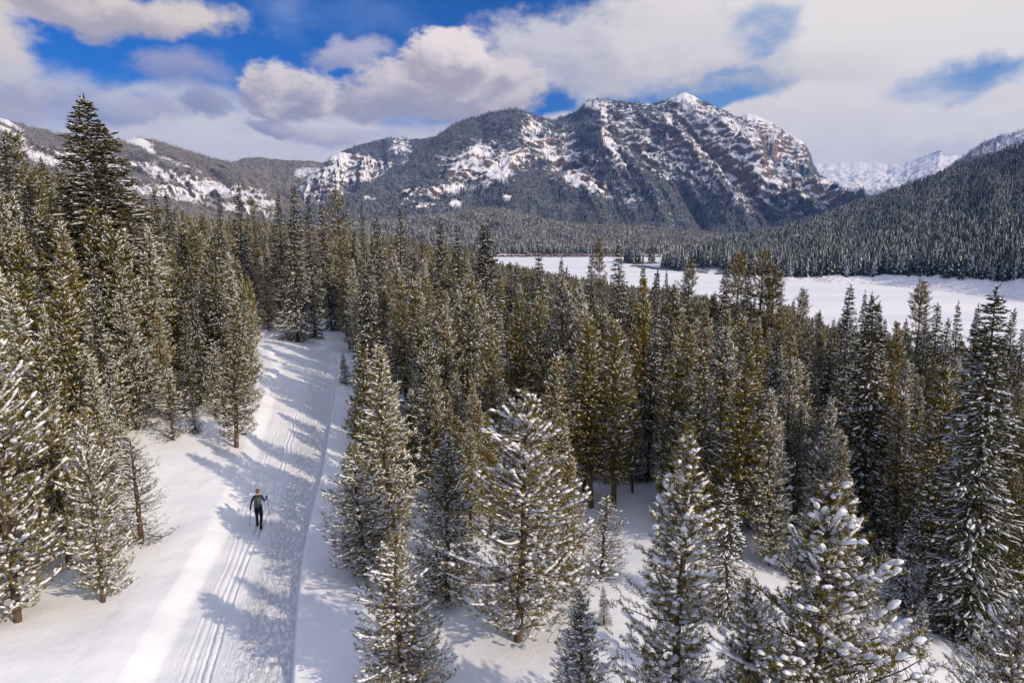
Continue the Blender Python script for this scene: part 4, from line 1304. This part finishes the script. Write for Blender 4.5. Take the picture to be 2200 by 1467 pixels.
# trees that stand up against lake and mountains: (px, top py, distance, kind, width, label, short)
SKYL = [
    (500, 398, 75, 'fir', 1, .85, 'slim dark fir spire standing right of the huge spruce', 'the slim fir spire'),
    (468, 420, 80, 'fir', 1, .7, 'thin fir spire just left of the slim dark one', 'the thin fir spire'),
    (540, 432, 85, 'ragged', 0, .8, 'reddish ragged pine right of the slim fir spire', None),
    (330, 405, 70, 'fir', 2, .9, 'dark fir tip right beside the huge spruce', None),
    (362, 415, 66, 'fir', 0, 1.0, 'second dark fir tip right of the huge spruce', None),
    (592, 412, 78, 'fir', 1, .8, 'narrow fir on the left of the tallest middle clump', None),
    (620, 394, 70, 'fir', 2, 1.0, 'tallest fir of the middle clump below the canyon mountain', 'the tallest middle-clump fir'),
    (664, 426, 72, 'fir', 1, .9, 'striped snowy fir spire right of the middle clump', None),
    (700, 432, 78, 'fir', 0, .8, 'fir spire between the striped spire and the brown-topped pine', None),
    (733, 415, 74, 'ragged', 0, .9, 'brown ragged-topped pine on the skyline left of the main mountain', 'the brown-topped pine'),
    (780, 433, 80, 'fir', 1, .5, 'very thin dark fir spire at the foot of the main mountain', 'the very thin spire'),
    (808, 458, 75, 'fir', 0, 1.0, 'broad dark fir right of the very thin spire', None),
    (856, 443, 70, 'fir', 2, .95, 'pointed dark fir left of the lake, alone above the stand', 'the pointed lone fir'),
    (905, 500, 80, 'fir', 1, .9, 'short fir tip between the pointed lone fir and the dark group', None),
    (946, 474, 72, 'fir', 0, 1.05, 'left fir of the dark group before the wooded hill', None),
    (986, 478, 68, 'fir', 2, 1.0, 'second fir of the dark group before the wooded hill', None),
    (1030, 474, 62, 'fir', 2, 1.1, 'tall dark fir, left half of the twin pair by the lake end', 'the left twin fir'),
    (1056, 478, 61, 'fir', 0, 1.15, 'tall dark fir, right half of the twin pair by the lake end', 'the right twin fir'),
    (1104, 565, 70, 'fir', 1, 1.0, 'fir tip just left of the open lake corner', None),
    (1163, 521, 60, 'fir', 2, 1.0, 'large dark fir in front of the left end of the frozen lake', 'the large lake-end fir'),
    (1206, 556, 66, 'fir', 1, .9, 'narrow snowy fir right of the large lake-end fir', None),
    (1266, 548, 60, 'fir', 0, .95, 'broad snowy fir before the narrow part of the lake', None),
    (1296, 512, 80, 'ragged', 1, .7, 'sparse leggy pine before the narrow part of the lake', 'the sparse leggy pine'),
    (1336, 521, 62, 'fir', 2, 1.05, 'bulky dark fir at the tip of the wooded point', 'the bulky dark fir'),
    (1406, 586, 62, 'fir', 0, .9, 'pale snowy fir right of the bulky dark fir', None),
    (1436, 582, 72, 'fir', 1, .6, 'wispy thin fir between two pale ones on the lake', None),
    (1482, 560, 66, 'ragged', 1, .9, 'bushy pine before the lake, left of the cone-shaped tree', None),
    (1520, 630, 70, 'fir', 2, .9, 'small cone-shaped fir against the white lake', None),
    (1552, 566, 66, 'fir', 1, .9, 'dark fir at the left of the ragged pine clump', None),
    (1582, 546, 62, 'ragged', 1, 1.0, 'brownish ragged pine, tallest of the clump on the lake', 'the ragged clump pine'),
    (1607, 580, 60, 'fir', 0, .9, 'snow-striped fir inside the ragged pine clump', None),
    (1640, 545, 58, 'ragged', 0, 1.15, 'bushy brown-green pine at the right of the ragged clump', None),
    (1664, 572, 57, 'ragged', 1, 1.2, 'open pine with hanging limbs right of the bushy one', None),
    (1696, 622, 66, 'fir', 1, .7, 'thin striped fir right of the ragged clump', None),
    (1737, 622, 64, 'ragged', 1, .8, 'crooked open pine alone against the lake', 'the crooked lake pine'),
    (1764, 668, 60, 'fir', 1, .7, 'tiny fir spike between the crooked pine and wide fir', None),
    (1827, 614, 56, 'fir', 2, 1.2, 'wide dark fir alone against the white lake', 'the wide lake fir'),
    (1862, 628, 60, 'fir', 1, .7, 'left spire of the thin twin firs on the lake', None),
    (1872, 640, 61, 'fir', 1, .6, 'right spire of the thin twin firs on the lake', None),
    (1906, 653, 44, 'fir', 1, .9, 'dark narrow fir spire right of the thin twins', 'the dark narrow spire'),
    (1986, 606, 62, 'ragged', 1, .95, 'tall lopsided open pine before the right part of the lake', 'the lopsided open pine'),
    (2024, 656, 56, 'fir', 0, 1.0, 'snowy fir right of the lopsided open pine', None),
    (2074, 652, 58, 'fir', 2, .8, 'pointed fir left of the tall dark fir column', None),
    (2108, 655, 60, 'fir', 1, .9, 'fir tip peeking out left of the fir column top', None),
    (2172, 668, 52, 'fir', 0, .9, 'fir tip right of the fir column top', None),
    (2196, 700, 50, 'fir', 1, 1.0, 'fir at the right picture edge below the lake shore', None),
    (28, 292, 55, 'ragged', 0, 1.2, 'reddish-brown ragged pine in the top left stand', 'the reddish left pine'),
    (8, 305, 50, 'fir', 0, 1.2, 'dark fir at the extreme left above the stand', None),
    (78, 372, 60, 'ragged', 1, 1.1, 'brown-green pine between the reddish pine and huge spruce', None),
    (105, 345, 66, 'fir', 2, 1.1, 'dark fir left of the huge spruce', None),
]
for (px, ty, D, key, k, wf, lab, short) in SKYL:
    if key == 'fir':
        by_top(key, k, px, ty, D, wf * 0.95, lab, short, *FT)
    else:
        by_top(key, k, px, ty, D, wf, lab, short)

N_LAND = len(TREES)
# the rest of the stand: scattered, kept off the trail and the open snow
LEFT_SNOW = [(700, 560), (745, 578), (800, 572), (850, 556), (900, 505), (935, 440), (940, 250), (1165, 235), (1175, 175), (1290, 110), (1310, 60), (1350, -20), (1380, -400), (1500, -600)]
RIGHT_LIM = [(700, 1100), (760, 1140), (820, 1150), (900, 1235), (1050, 1170), (1180, 1110), (1210, 1085), (1360, 1075), (1400, 1120), (1500, 1165), (1700, 1200), (1850, 1250), (1950, 1270), (2050, 1330), (2200, 1400), (2600, 1500)]
r = np.random.default_rng(11)
cand = []
cell = 1.75
for gy_ in np.arange(14, 420, cell):
    lim_x = gy_ * 0.86 + 6
    for gx_ in np.arange(-lim_x, lim_x, cell):
        cand.append((gx_ + r.uniform(-.8, .8), gy_ + r.uniform(-.8, .8)))
cand = np.array(cand)
Dc = np.hypot(cand[:, 0], cand[:, 1])
keep = r.random(len(cand)) < np.where(Dc < 60, 0.84, np.where(Dc < 140, 0.80, 0.46))
cand = cand[keep]
cz = ground(cand[:, 0], cand[:, 1])
px, py, _ = project(cand[:, 0], cand[:, 1], cz)
ac, al, idx, dist = trail_coords(cand[:, 0], cand[:, 1])
right_side = ac > TW[idx] / 2
far_of_trail = (idx >= NR - 4)
xl = np.interp(py, [q[0] for q in LEFT_SNOW], [q[1] for q in LEFT_SNOW])
yl = np.interp(px, [q[0] for q in RIGHT_LIM], [q[1] for q in RIGHT_LIM])
tmin = np.where(right_side, ac - TW[idx], -ac)
ok = np.where(right_side, (py < yl) & (tmin > 1.5), (px < xl) & (tmin > 0.8))
beyond = (dist > 5)
tr_y, tr_x = [q[1] for q in TR][::-1], [q[0] for q in TR][::-1]
on_right = px > np.interp(py, tr_y, tr_x)
ok = np.where((np.abs(al) > 2.5) & beyond, np.where(py > 740, np.where(on_right, py < yl, px < xl), True), ok)
ok &= ~((px > 585) & (px < 745) & (py > 688) & (py < 760))
ok &= (cz > LAKE_Z + 1.8)
ok &= ~((tmin < 0.8) & (np.abs(al) < 2.5))
cand, cz, px, py = cand[ok], cz[ok], px[ok], py[ok]
LX = np.array([t_['x'] for t_ in TREES])
LY = np.array([t_['y'] for t_ in TREES])
dmin = np.min(np.hypot(cand[:, 0:1] - LX[None], cand[:, 1:2] - LY[None]), 1)
ok = dmin > 1.5
cand, cz, px, py = cand[ok], cz[ok], px[ok], py[ok]
Dc = np.hypot(cand[:, 0], cand[:, 1])
o_ = np.argsort(Dc)
cand, cz, px, py, Dc = cand[o_], cz[o_], px[o_], py[o_], Dc[o_]
inview = (px > -60) & (px < 2260)
n_single = 0
rest = []
for i in range(len(cand)):
    X, Y = cand[i]
    left = X < -8
    base_h = 8.3 if left else 7.5
    h_ = base_h * r.uniform(0.62, 1.25) * (1 + 0.25 * PN[0](X / 17, Y / 17))
    if Dc[i] > 60 and 250 < px[i] < 1000:
        h_ *= 0.90
    if Dc[i] > 80 and 1040 < px[i] < 1420:
        h_ *= 0.82
    u_ = r.random()
    if u_ < 0.13:
        key, k = 'fir', int(r.integers(0, 3))
        h_ *= 1.18
    elif u_ < 0.17:
        key, k = 'ragged', int(r.integers(0, 2))
        h_ *= 1.1
    elif u_ < 0.25 and Dc[i] < 60:
        key, k = ('young', 'youngfir')[int(r.random() < 0.5)], 0
        h_ *= 0.5
    else:
        key, k = 'pine', int(r.integers(0, 6))
    # tips of the stand stay under the skyline trees
    H0 = PROTO[key][k][3]
    if inview[i] and n_single < 262:
        n_single += 1
        s = h_ / H0
        TREES.append(dict(x=X, y=Y, z=float(cz[i]), key=key, k=k, sz=s, sx=s * r.uniform(0.85, 1.2) * (1.0 if key == 'pine' else 0.9), label=None, turn=None, h=h_,
                          cat='fir tree' if 'fir' in key else 'pine tree', name='fir_tree' if 'fir' in key else 'pine_tree'))
    else:
        rest.append((X, Y, cz[i], key, k, h_ / H0))

ORD = ['first', 'second', 'third', 'fourth', 'fifth', 'sixth', 'seventh', 'eighth', 'ninth', 'tenth', 'eleventh', 'twelfth', 'thirteenth', 'fourteenth', 'fifteenth', 'sixteenth', 'seventeenth', 'eighteenth', 'nineteenth', 'twentieth']
AA = np.array([(a[0], a[1]) for a in ANCH])
LOOK = {'pine': 'snow-dusted olive', 'fir': 'dark narrow', 'ragged': 'ragged open', 'young': 'small young', 'youngfir': 'small snowy'}
count_ = {}
order = sorted(range(N_LAND, len(TREES)), key=lambda i: 0)
tmp = []
for i in range(N_LAND, len(TREES)):
    t_ = TREES[i]
    qx, qy, _ = project(t_['x'], t_['y'], t_['z'] + t_['h'] * 0.5)
    d = np.hypot((AA[:, 0] - qx), (AA[:, 1] - qy) * 1.3)
    a = int(np.argmin(d))
    sx_ = 'left' if qx < AA[a, 0] else 'right'
    anc = ANCH[a]
    depth = 'behind' if t_['y'] > anc[3] else 'before'
    tmp.append((a, sx_, depth, float(d[a]), i))
for a, sx_, depth, d, i in sorted(tmp):
    kk_ = (a, sx_, depth, TREES[i]['key'])
    count_[kk_] = count_.get(kk_, 0) + 1
    n_ = count_[kk_]
    word = 'nearest' if n_ == 1 else (ORD[n_ - 1] + ' nearest')
    kind_ = 'fir' if 'fir' in TREES[i]['key'] else 'pine'
    TREES[i]['label'] = f"{LOOK[TREES[i]['key']]} {kind_}, {word} {'behind' if depth == 'behind' else 'in front'}, {sx_} of {ANCH[a][4]}"

RT = random.Random(3)
for t_ in TREES:
    e = bpy.data.objects.new(t_['name'], None)
    COL.objects.link(e)
    e.empty_display_size = 0.5
    e.location = (t_['x'], t_['y'], t_['z'] - 0.05)
    e.rotation_euler = (RT.gauss(0, 0.026), RT.gauss(0, 0.026), t_['turn'] if t_['turn'] is not None else RT.uniform(0, 6.28))
    e.scale = (t_['sx'], t_['sx'], t_['sz'])
    e['label'] = t_['label']
    e['category'] = t_['cat']
    e['group'] = {'pine_tree': 'pines of the snowy stand around the trail', 'fir_tree': 'firs among the pines of the snowy stand'}.get(t_['name'], '')
    if not e['group']:
        del e['group']
    tr, cr, sn, _ = PROTO[t_['key']][t_['k']]
    for nm, me in (('trunk', tr), ('crown', cr), ('snow', sn)):
        link(nm, me, parent=e, kind='stuff' if nm == 'snow' else None)

# the mass of the stand beyond the single trees
KEYS = [('pine', k) for k in range(6)] + [('fir', k) for k in range(3)] + [('ragged', k) for k in range(2)]
STAND_SRC = source_collection('conifer', [PROTO[a][b] for a, b in KEYS])
# collection order is by name: the sources are named conifer_source, conifer_source.001 and so on, which keeps KEYS' order
rest = [q for q in rest if q[3] not in ('young', 'youngfir')]
RP = np.array([(q[0], q[1], q[2] - 0.05) for q in rest])
scatter('forest', RP, np.array([q[5] for q in rest]), r.uniform(0, 6.28, len(rest)), np.array([KEYS.index((q[3], q[4])) for q in rest]), STAND_SRC)
print('single trees', len(TREES), 'stand mass', len(rest))


# ------------------------------------------------------------------ the skier
def tag(o, label, cat):
    o['label'] = label
    o['category'] = cat
    return o


M_JACKET = simple('navy_jacket', (0.018, 0.035, 0.065), 0.7)
M_TIGHTS = simple('black_tights', (0.012, 0.011, 0.018), 0.7)
M_SKIN = simple('skin', (0.50, 0.30, 0.22), 0.6)
M_HAIR = simple('auburn_hair', (0.17, 0.075, 0.022), 0.6)
M_GLOVE = simple('black_glove', (0.015, 0.015, 0.018), 0.7)
M_PACK = simple('grey_green_pack', (0.085, 0.11, 0.09), 0.8)
M_PACK2 = simple('pack_trim', (0.12, 0.10, 0.085), 0.8)
M_POLE = simple('dark_pole', (0.03, 0.03, 0.04), 0.4, 0.5)
M_SKI = simple('ski_white', (0.55, 0.56, 0.60), 0.4, 0.5)
M_BLACK = simple('binding_black', (0.02, 0.02, 0.02), 0.5)

SX, SY, SZ = hit(np.array([561.0]), np.array([1121.0]))
_ac, _al, _idx, _ = trail_coords(SX, SY)
j = int(_idx[0])
on = PL[j] + TU[j] * T1[0][j]
j2 = j + 20
on2 = PL[j2] + TU[j2] * T1[0][j2]
HEAD = math.atan2(on2[1] - on[1], on2[0] - on[0]) - math.pi / 2
sz_ = g1(on[0], on[1]) - DEPTH + 0.030 - 0.058
SK = Matrix.Translation((on[0], on[1], sz_)) @ Matrix.Rotation(HEAD, 4, 'Z')


def skin_mesh(name, verts, edges, radii, sub=2):
    me = bpy.data.meshes.new(name + '_skeleton')
    me.from_pydata(verts, edges, [])
    o = bpy.data.objects.new(name + '_skeleton', me)
    COL.objects.link(o)
    md = o.modifiers.new('skin', 'SKIN')
    md.use_smooth_shade = True
    for i, rr in enumerate(radii):
        me.skin_vertices[0].data[i].radius = (rr, rr) if not isinstance(rr, tuple) else rr
    me.skin_vertices[0].data[0].use_root = True
    sb = o.modifiers.new('sub', 'SUBSURF')
    sb.levels = sb.render_levels = sub
    dg = bpy.context.evaluated_depsgraph_get()
    out_ = bpy.data.meshes.new_from_object(o.evaluated_get(dg))
    out_.name = name
    bpy.data.objects.remove(o)
    bpy.data.meshes.remove(me)
    return out_


# joints: x to the right, y ahead, z up
J = [(0, 0, .93), (0, .03, 1.08), (0, .07, 1.25), (0, .09, 1.38), (0, .10, 1.475), (0, .115, 1.56), (0, .12, 1.66),
     (-.165, .09, 1.395), (-.265, .03, 1.17), (-.325, .08, .965), (-.335, .10, .90),
     (.165, .09, 1.395), (.255, .05, 1.17), (.305, .27, 1.21), (.315, .32, 1.26),
     (-.085, .0, .88), (-.105, .16, .50), (-.115, .14, .13), (-.115, .27, .065),
     (.085, .0, .88), (.110, -.02, .49), (.115, -.27, .17), (.115, -.17, .065)]
E_ = [(0, 1), (1, 2), (2, 3), (3, 4), (4, 5), (5, 6), (3, 7), (7, 8), (8, 9), (9, 10), (3, 11), (11, 12), (12, 13), (13, 14),
      (0, 15), (15, 16), (16, 17), (17, 18), (0, 19), (19, 20), (20, 21), (21, 22)]
Rr = [(.185, .130), (.140, .11), (.145, .10), (.14, .095), .05, (.072, .085), (.068, .082),
      .062, .047, .032, .028, .062, .047, .032, .028,
      (.115, .12), .070, .044, .036, (.115, .12), .070, .044, .036]
person = tag(bpy.data.objects.new('person', None), 'cross-country skier seen from behind in navy top and black tights on the trail', 'person')
COL.objects.link(person)
person.matrix_world = SK
bme = skin_mesh('body', J, E_, Rr)
for m_ in (M_JACKET, M_TIGHTS, M_SKIN):
    bme.materials.append(m_)
for p in bme.polygons:
    z_ = p.center.z
    p.material_index = 2 if z_ > 1.475 and abs(p.center.x) < 0.11 else (1 if z_ < 0.95 and abs(p.center.x) < 0.27 else 0)
body = link('body', bme, parent=person)


def bm_obj(name, parent, material, fn):
    import bmesh
    bm = bmesh.new()
    fn(bm)
    me = bpy.data.meshes.new(name)
    bm.to_mesh(me)
    bm.free()
    me.materials.append(material)
    for p in me.polygons:
        p.use_smooth = True
    return link(name, me, parent=parent)


import bmesh


def ball(bm, c, r3, seg_=12):
    r_ = bmesh.ops.create_uvsphere(bm, u_segments=seg_, v_segments=max(6, seg_ // 2 + 2), radius=1)
    bmesh.ops.scale(bm, vec=r3, verts=r_['verts'])
    bmesh.ops.translate(bm, vec=c, verts=r_['verts'])


def rod(bm, a, b, r1, r2, seg_=8):
    a, b = Vector(a), Vector(b)
    m_ = Matrix.Translation((a + b) / 2) @ (b - a).to_track_quat('Z', 'Y').to_matrix().to_4x4()
    bmesh.ops.create_cone(bm, cap_ends=True, segments=seg_, radius1=r1, radius2=r2, depth=(b - a).length, matrix=m_)


def hair(bm):
    ball(bm, (0, .095, 1.64), (.088, .092, .105), 16)
    ball(bm, (0, .005, 1.66), (.045, .045, .048), 12)      # a small knot at the back
bm_obj('hair', person, M_HAIR, hair)


def face(bm):
    rod(bm, (0, .195, 1.63), (0, .222, 1.605), .010, .016)
    for sx_ in (-1, 1):
        ball(bm, (sx_ * .078, .115, 1.62), (.012, .022, .032), 8)
    rod(bm, (-.022, .198, 1.572), (.022, .198, 1.572), .006, .006)
bm_obj('face', person, M_SKIN, face)


def eyes(bm):
    for sx_ in (-1, 1):
        ball(bm, (sx_ * .030, .193, 1.645), (.012, .008, .008), 8)
bm_obj('eyes', person, M_BLACK, eyes)
PA = {-1: (Vector((-.340, .115, .885)), Vector((-.43, .13, .045))), 1: (Vector((.322, .345, 1.275)), Vector((.46, .10, .045)))}
for sx_ in (-1, 1):
    top_, tip_ = PA[sx_]
    ax = (tip_ - top_).normalized()
    inward = Vector((-sx_ * 0.6, -0.8, 0)).normalized()
    def glove(bm, top_=top_, ax=ax, sx_=sx_, inward=inward):
        side_ = ax.cross(inward).normalized()
        pc = top_ + ax * 0.03 + inward * 0.030
        ball(bm, pc, (.032, .030, .045), 12)
        for f_, ln_ in enumerate((.040, .045, .042, .034)):       # four fingers closed round the grip
            o_ = top_ + ax * (0.0 + 0.020 * f_)
            p_ = [o_ + inward * .030 + side_ * .016, o_ + side_ * .030 - inward * .002, o_ + side_ * .016 - inward * .026, o_ - side_ * .006 - inward * (.018 + ln_ * .1)]
            for q_ in range(3):
                rod(bm, p_[q_], p_[q_ + 1], .0105, .0095, 6)
        th_ = [top_ + ax * .005 + inward * .028 - side_ * .014, top_ - ax * .006 - side_ * .024, top_ + ax * .004 - side_ * .014 - inward * .022]
        rod(bm, th_[0], th_[1], .012, .011, 6)
        rod(bm, th_[1], th_[2], .011, .009, 6)
    bm_obj('glove', person, M_GLOVE, glove)
    ft = Vector(((-.115, .14, .0) if sx_ < 0 else (.115, -.27, .045)))
    fd = Vector((0, 1, 0 if sx_ < 0 else -.22)).normalized()

    def boot(bm, ft=ft, fd=fd):
        ball(bm, ft + fd * .10 + Vector((0, 0, .055)), (.046, .135, .042), 12)
        rod(bm, ft + Vector((0, 0, .04)), ft + Vector((0, 0, .17)), .050, .048, 10)
    bm_obj('boot', person, M_BLACK, boot)
    # ski
    yc = .27 if sx_ < 0 else -.03
    ski = bpy.data.objects.new('ski', None)
    COL.objects.link(ski)
    ski.matrix_world = SK @ Matrix.Translation((sx_ * .115, yc, 0))
    ski['group'] = 'skis of the skier'
    tag(ski, 'left pale ski in the groove under the front foot of the skier' if sx_ < 0 else 'right pale ski in the groove under the trailing foot of the skier', 'ski')
    ys = np.linspace(-.95, .95, 30)
    zc = .018 + .11 * np.clip((ys - .72) / .23, 0, 1) ** 2 + .02 * np.clip((-ys - .8) / .15, 0, 1) ** 2
    hw = .024 * np.where(ys > .8, 1 - ((ys - .8) / .16) ** 2 * .8, 1)
    vs = np.array([(sg * h_, y_, z_ + dz0) for y_, z_, h_ in zip(ys, zc, hw) for sg, dz0 in ((-1, 0), (1, 0), (1, .014), (-1, .014))])
    fs = np.array([(4 * i + a, 4 * i + (a + 1) % 4, 4 * i + 4 + (a + 1) % 4, 4 * i + 4 + a) for i in range(29) for a in range(4)] + [(0, 3, 2, 1), (116, 117, 118, 119)])
    link('blade', mesh_np('ski_blade', vs, fs, M_SKI, smooth=False), parent=ski)

    def binding(bm):
        rod(bm, (0, -.04, .036), (0, .07, .036), .020, .020, 8)
        rod(bm, (-.02, .07, .045), (.02, .07, .045), .012, .012, 8)
    bd = bm_obj('binding', ski, M_BLACK, binding)
    bd.location = (0, (.27 if sx_ < 0 else -.17) - yc - .02, 0)
    # pole
    pole = bpy.data.objects.new('ski_pole', None)
    COL.objects.link(pole)
    pole.matrix_world = SK
    pole['group'] = 'poles of the skier'
    tag(pole, "ski pole in the skier's lowered left hand" if sx_ < 0 else "ski pole in the skier's raised right hand", 'ski pole')
    bm_obj('shaft', pole, M_POLE, lambda bm, a=top_, b=tip_: rod(bm, a, b, .011, .009, 8))
    bm_obj('grip', pole, M_BLACK, lambda bm, a=top_, d=ax: rod(bm, a - d * .05, a + d * .10, .017, .015, 8))
    bm_obj('basket', pole, M_BLACK, lambda bm, b=tip_, d=ax: rod(bm, b - d * .05, b - d * .035, .034, .010, 10))
    bm_obj('strap', pole, M_BLACK, lambda bm, a=top_, d=ax, i_=inward: rod(bm, a - d * .04, a + i_ * .05 + d * .03, .006, .006, 6))
pack = bpy.data.objects.new('backpack', None)
COL.objects.link(pack)
pack.matrix_world = SK @ Matrix.Translation((0, -.085, 1.20)) @ Matrix.Rotation(-.10, 4, 'X')
tag(pack, "small grey-green backpack on the skier's back", 'backpack')


def bag(bm):
    bmesh.ops.create_cube(bm, size=1)
    bmesh.ops.scale(bm, vec=(.27, .15, .42), verts=bm.verts)
    bmesh.ops.bevel(bm, geom=list(bm.edges), offset=.055, segments=3, profile=.6, affect='EDGES')
bm_obj('bag', pack, M_PACK, bag)


def pocket(bm):
    bmesh.ops.create_cube(bm, size=1)
    bmesh.ops.scale(bm, vec=(.20, .05, .18), verts=bm.verts)
    bmesh.ops.translate(bm, vec=(0, -.085, -.07), verts=bm.verts)
    bmesh.ops.bevel(bm, geom=list(bm.edges), offset=.018, segments=2, affect='EDGES')
bm_obj('pocket', pack, M_PACK2, pocket)
for sx_ in (-1, 1):
    def strap(bm, sx_=sx_):
        pp = [(.09, .06, -.10), (.13, .15, .02), (.105, .22, .14), (.09, .12, .235), (.08, .03, .21)]
        for a, b in zip(pp[:-1], pp[1:]):
            rod(bm, (a[0] * sx_, a[1], a[2]), (b[0] * sx_, b[1], b[2]), .016, .016, 8)
    bm_obj('strap', pack, M_BLACK, strap)


# ------------------------------------------------------------------ the air between here and the mountains
HAZE = 5.6e-5
if HAZE > 0:
    x0, x1, y0, y1, z0, z1 = -11200, 11200, -9200, 11200, -45, 1200
    V_ = np.array([(x, y, z) for x in (x0, x1) for y in (y0, y1) for z in (z0, z1)], float)
    F_ = np.array([(0, 1, 3, 2), (4, 6, 7, 5), (0, 4, 5, 1), (2, 3, 7, 6), (0, 2, 6, 4), (1, 5, 7, 3)])
    hm = bpy.data.materials.new('haze')
    hm.use_nodes = True
    t = NT(hm.node_tree)
    out = t.n('ShaderNodeOutputMaterial')
    pv = t.n('ShaderNodeVolumePrincipled')
    pv.inputs['Color'].default_value = (0.20, 0.42, 1.0, 1)
    pv.inputs['Density'].default_value = HAZE
    pv.inputs['Anisotropy'].default_value = 0.1
    t.link(pv.outputs[0], out.inputs['Volume'])
    link('haze', mesh_np('haze', V_, F_, hm, smooth=False), kind='stuff')
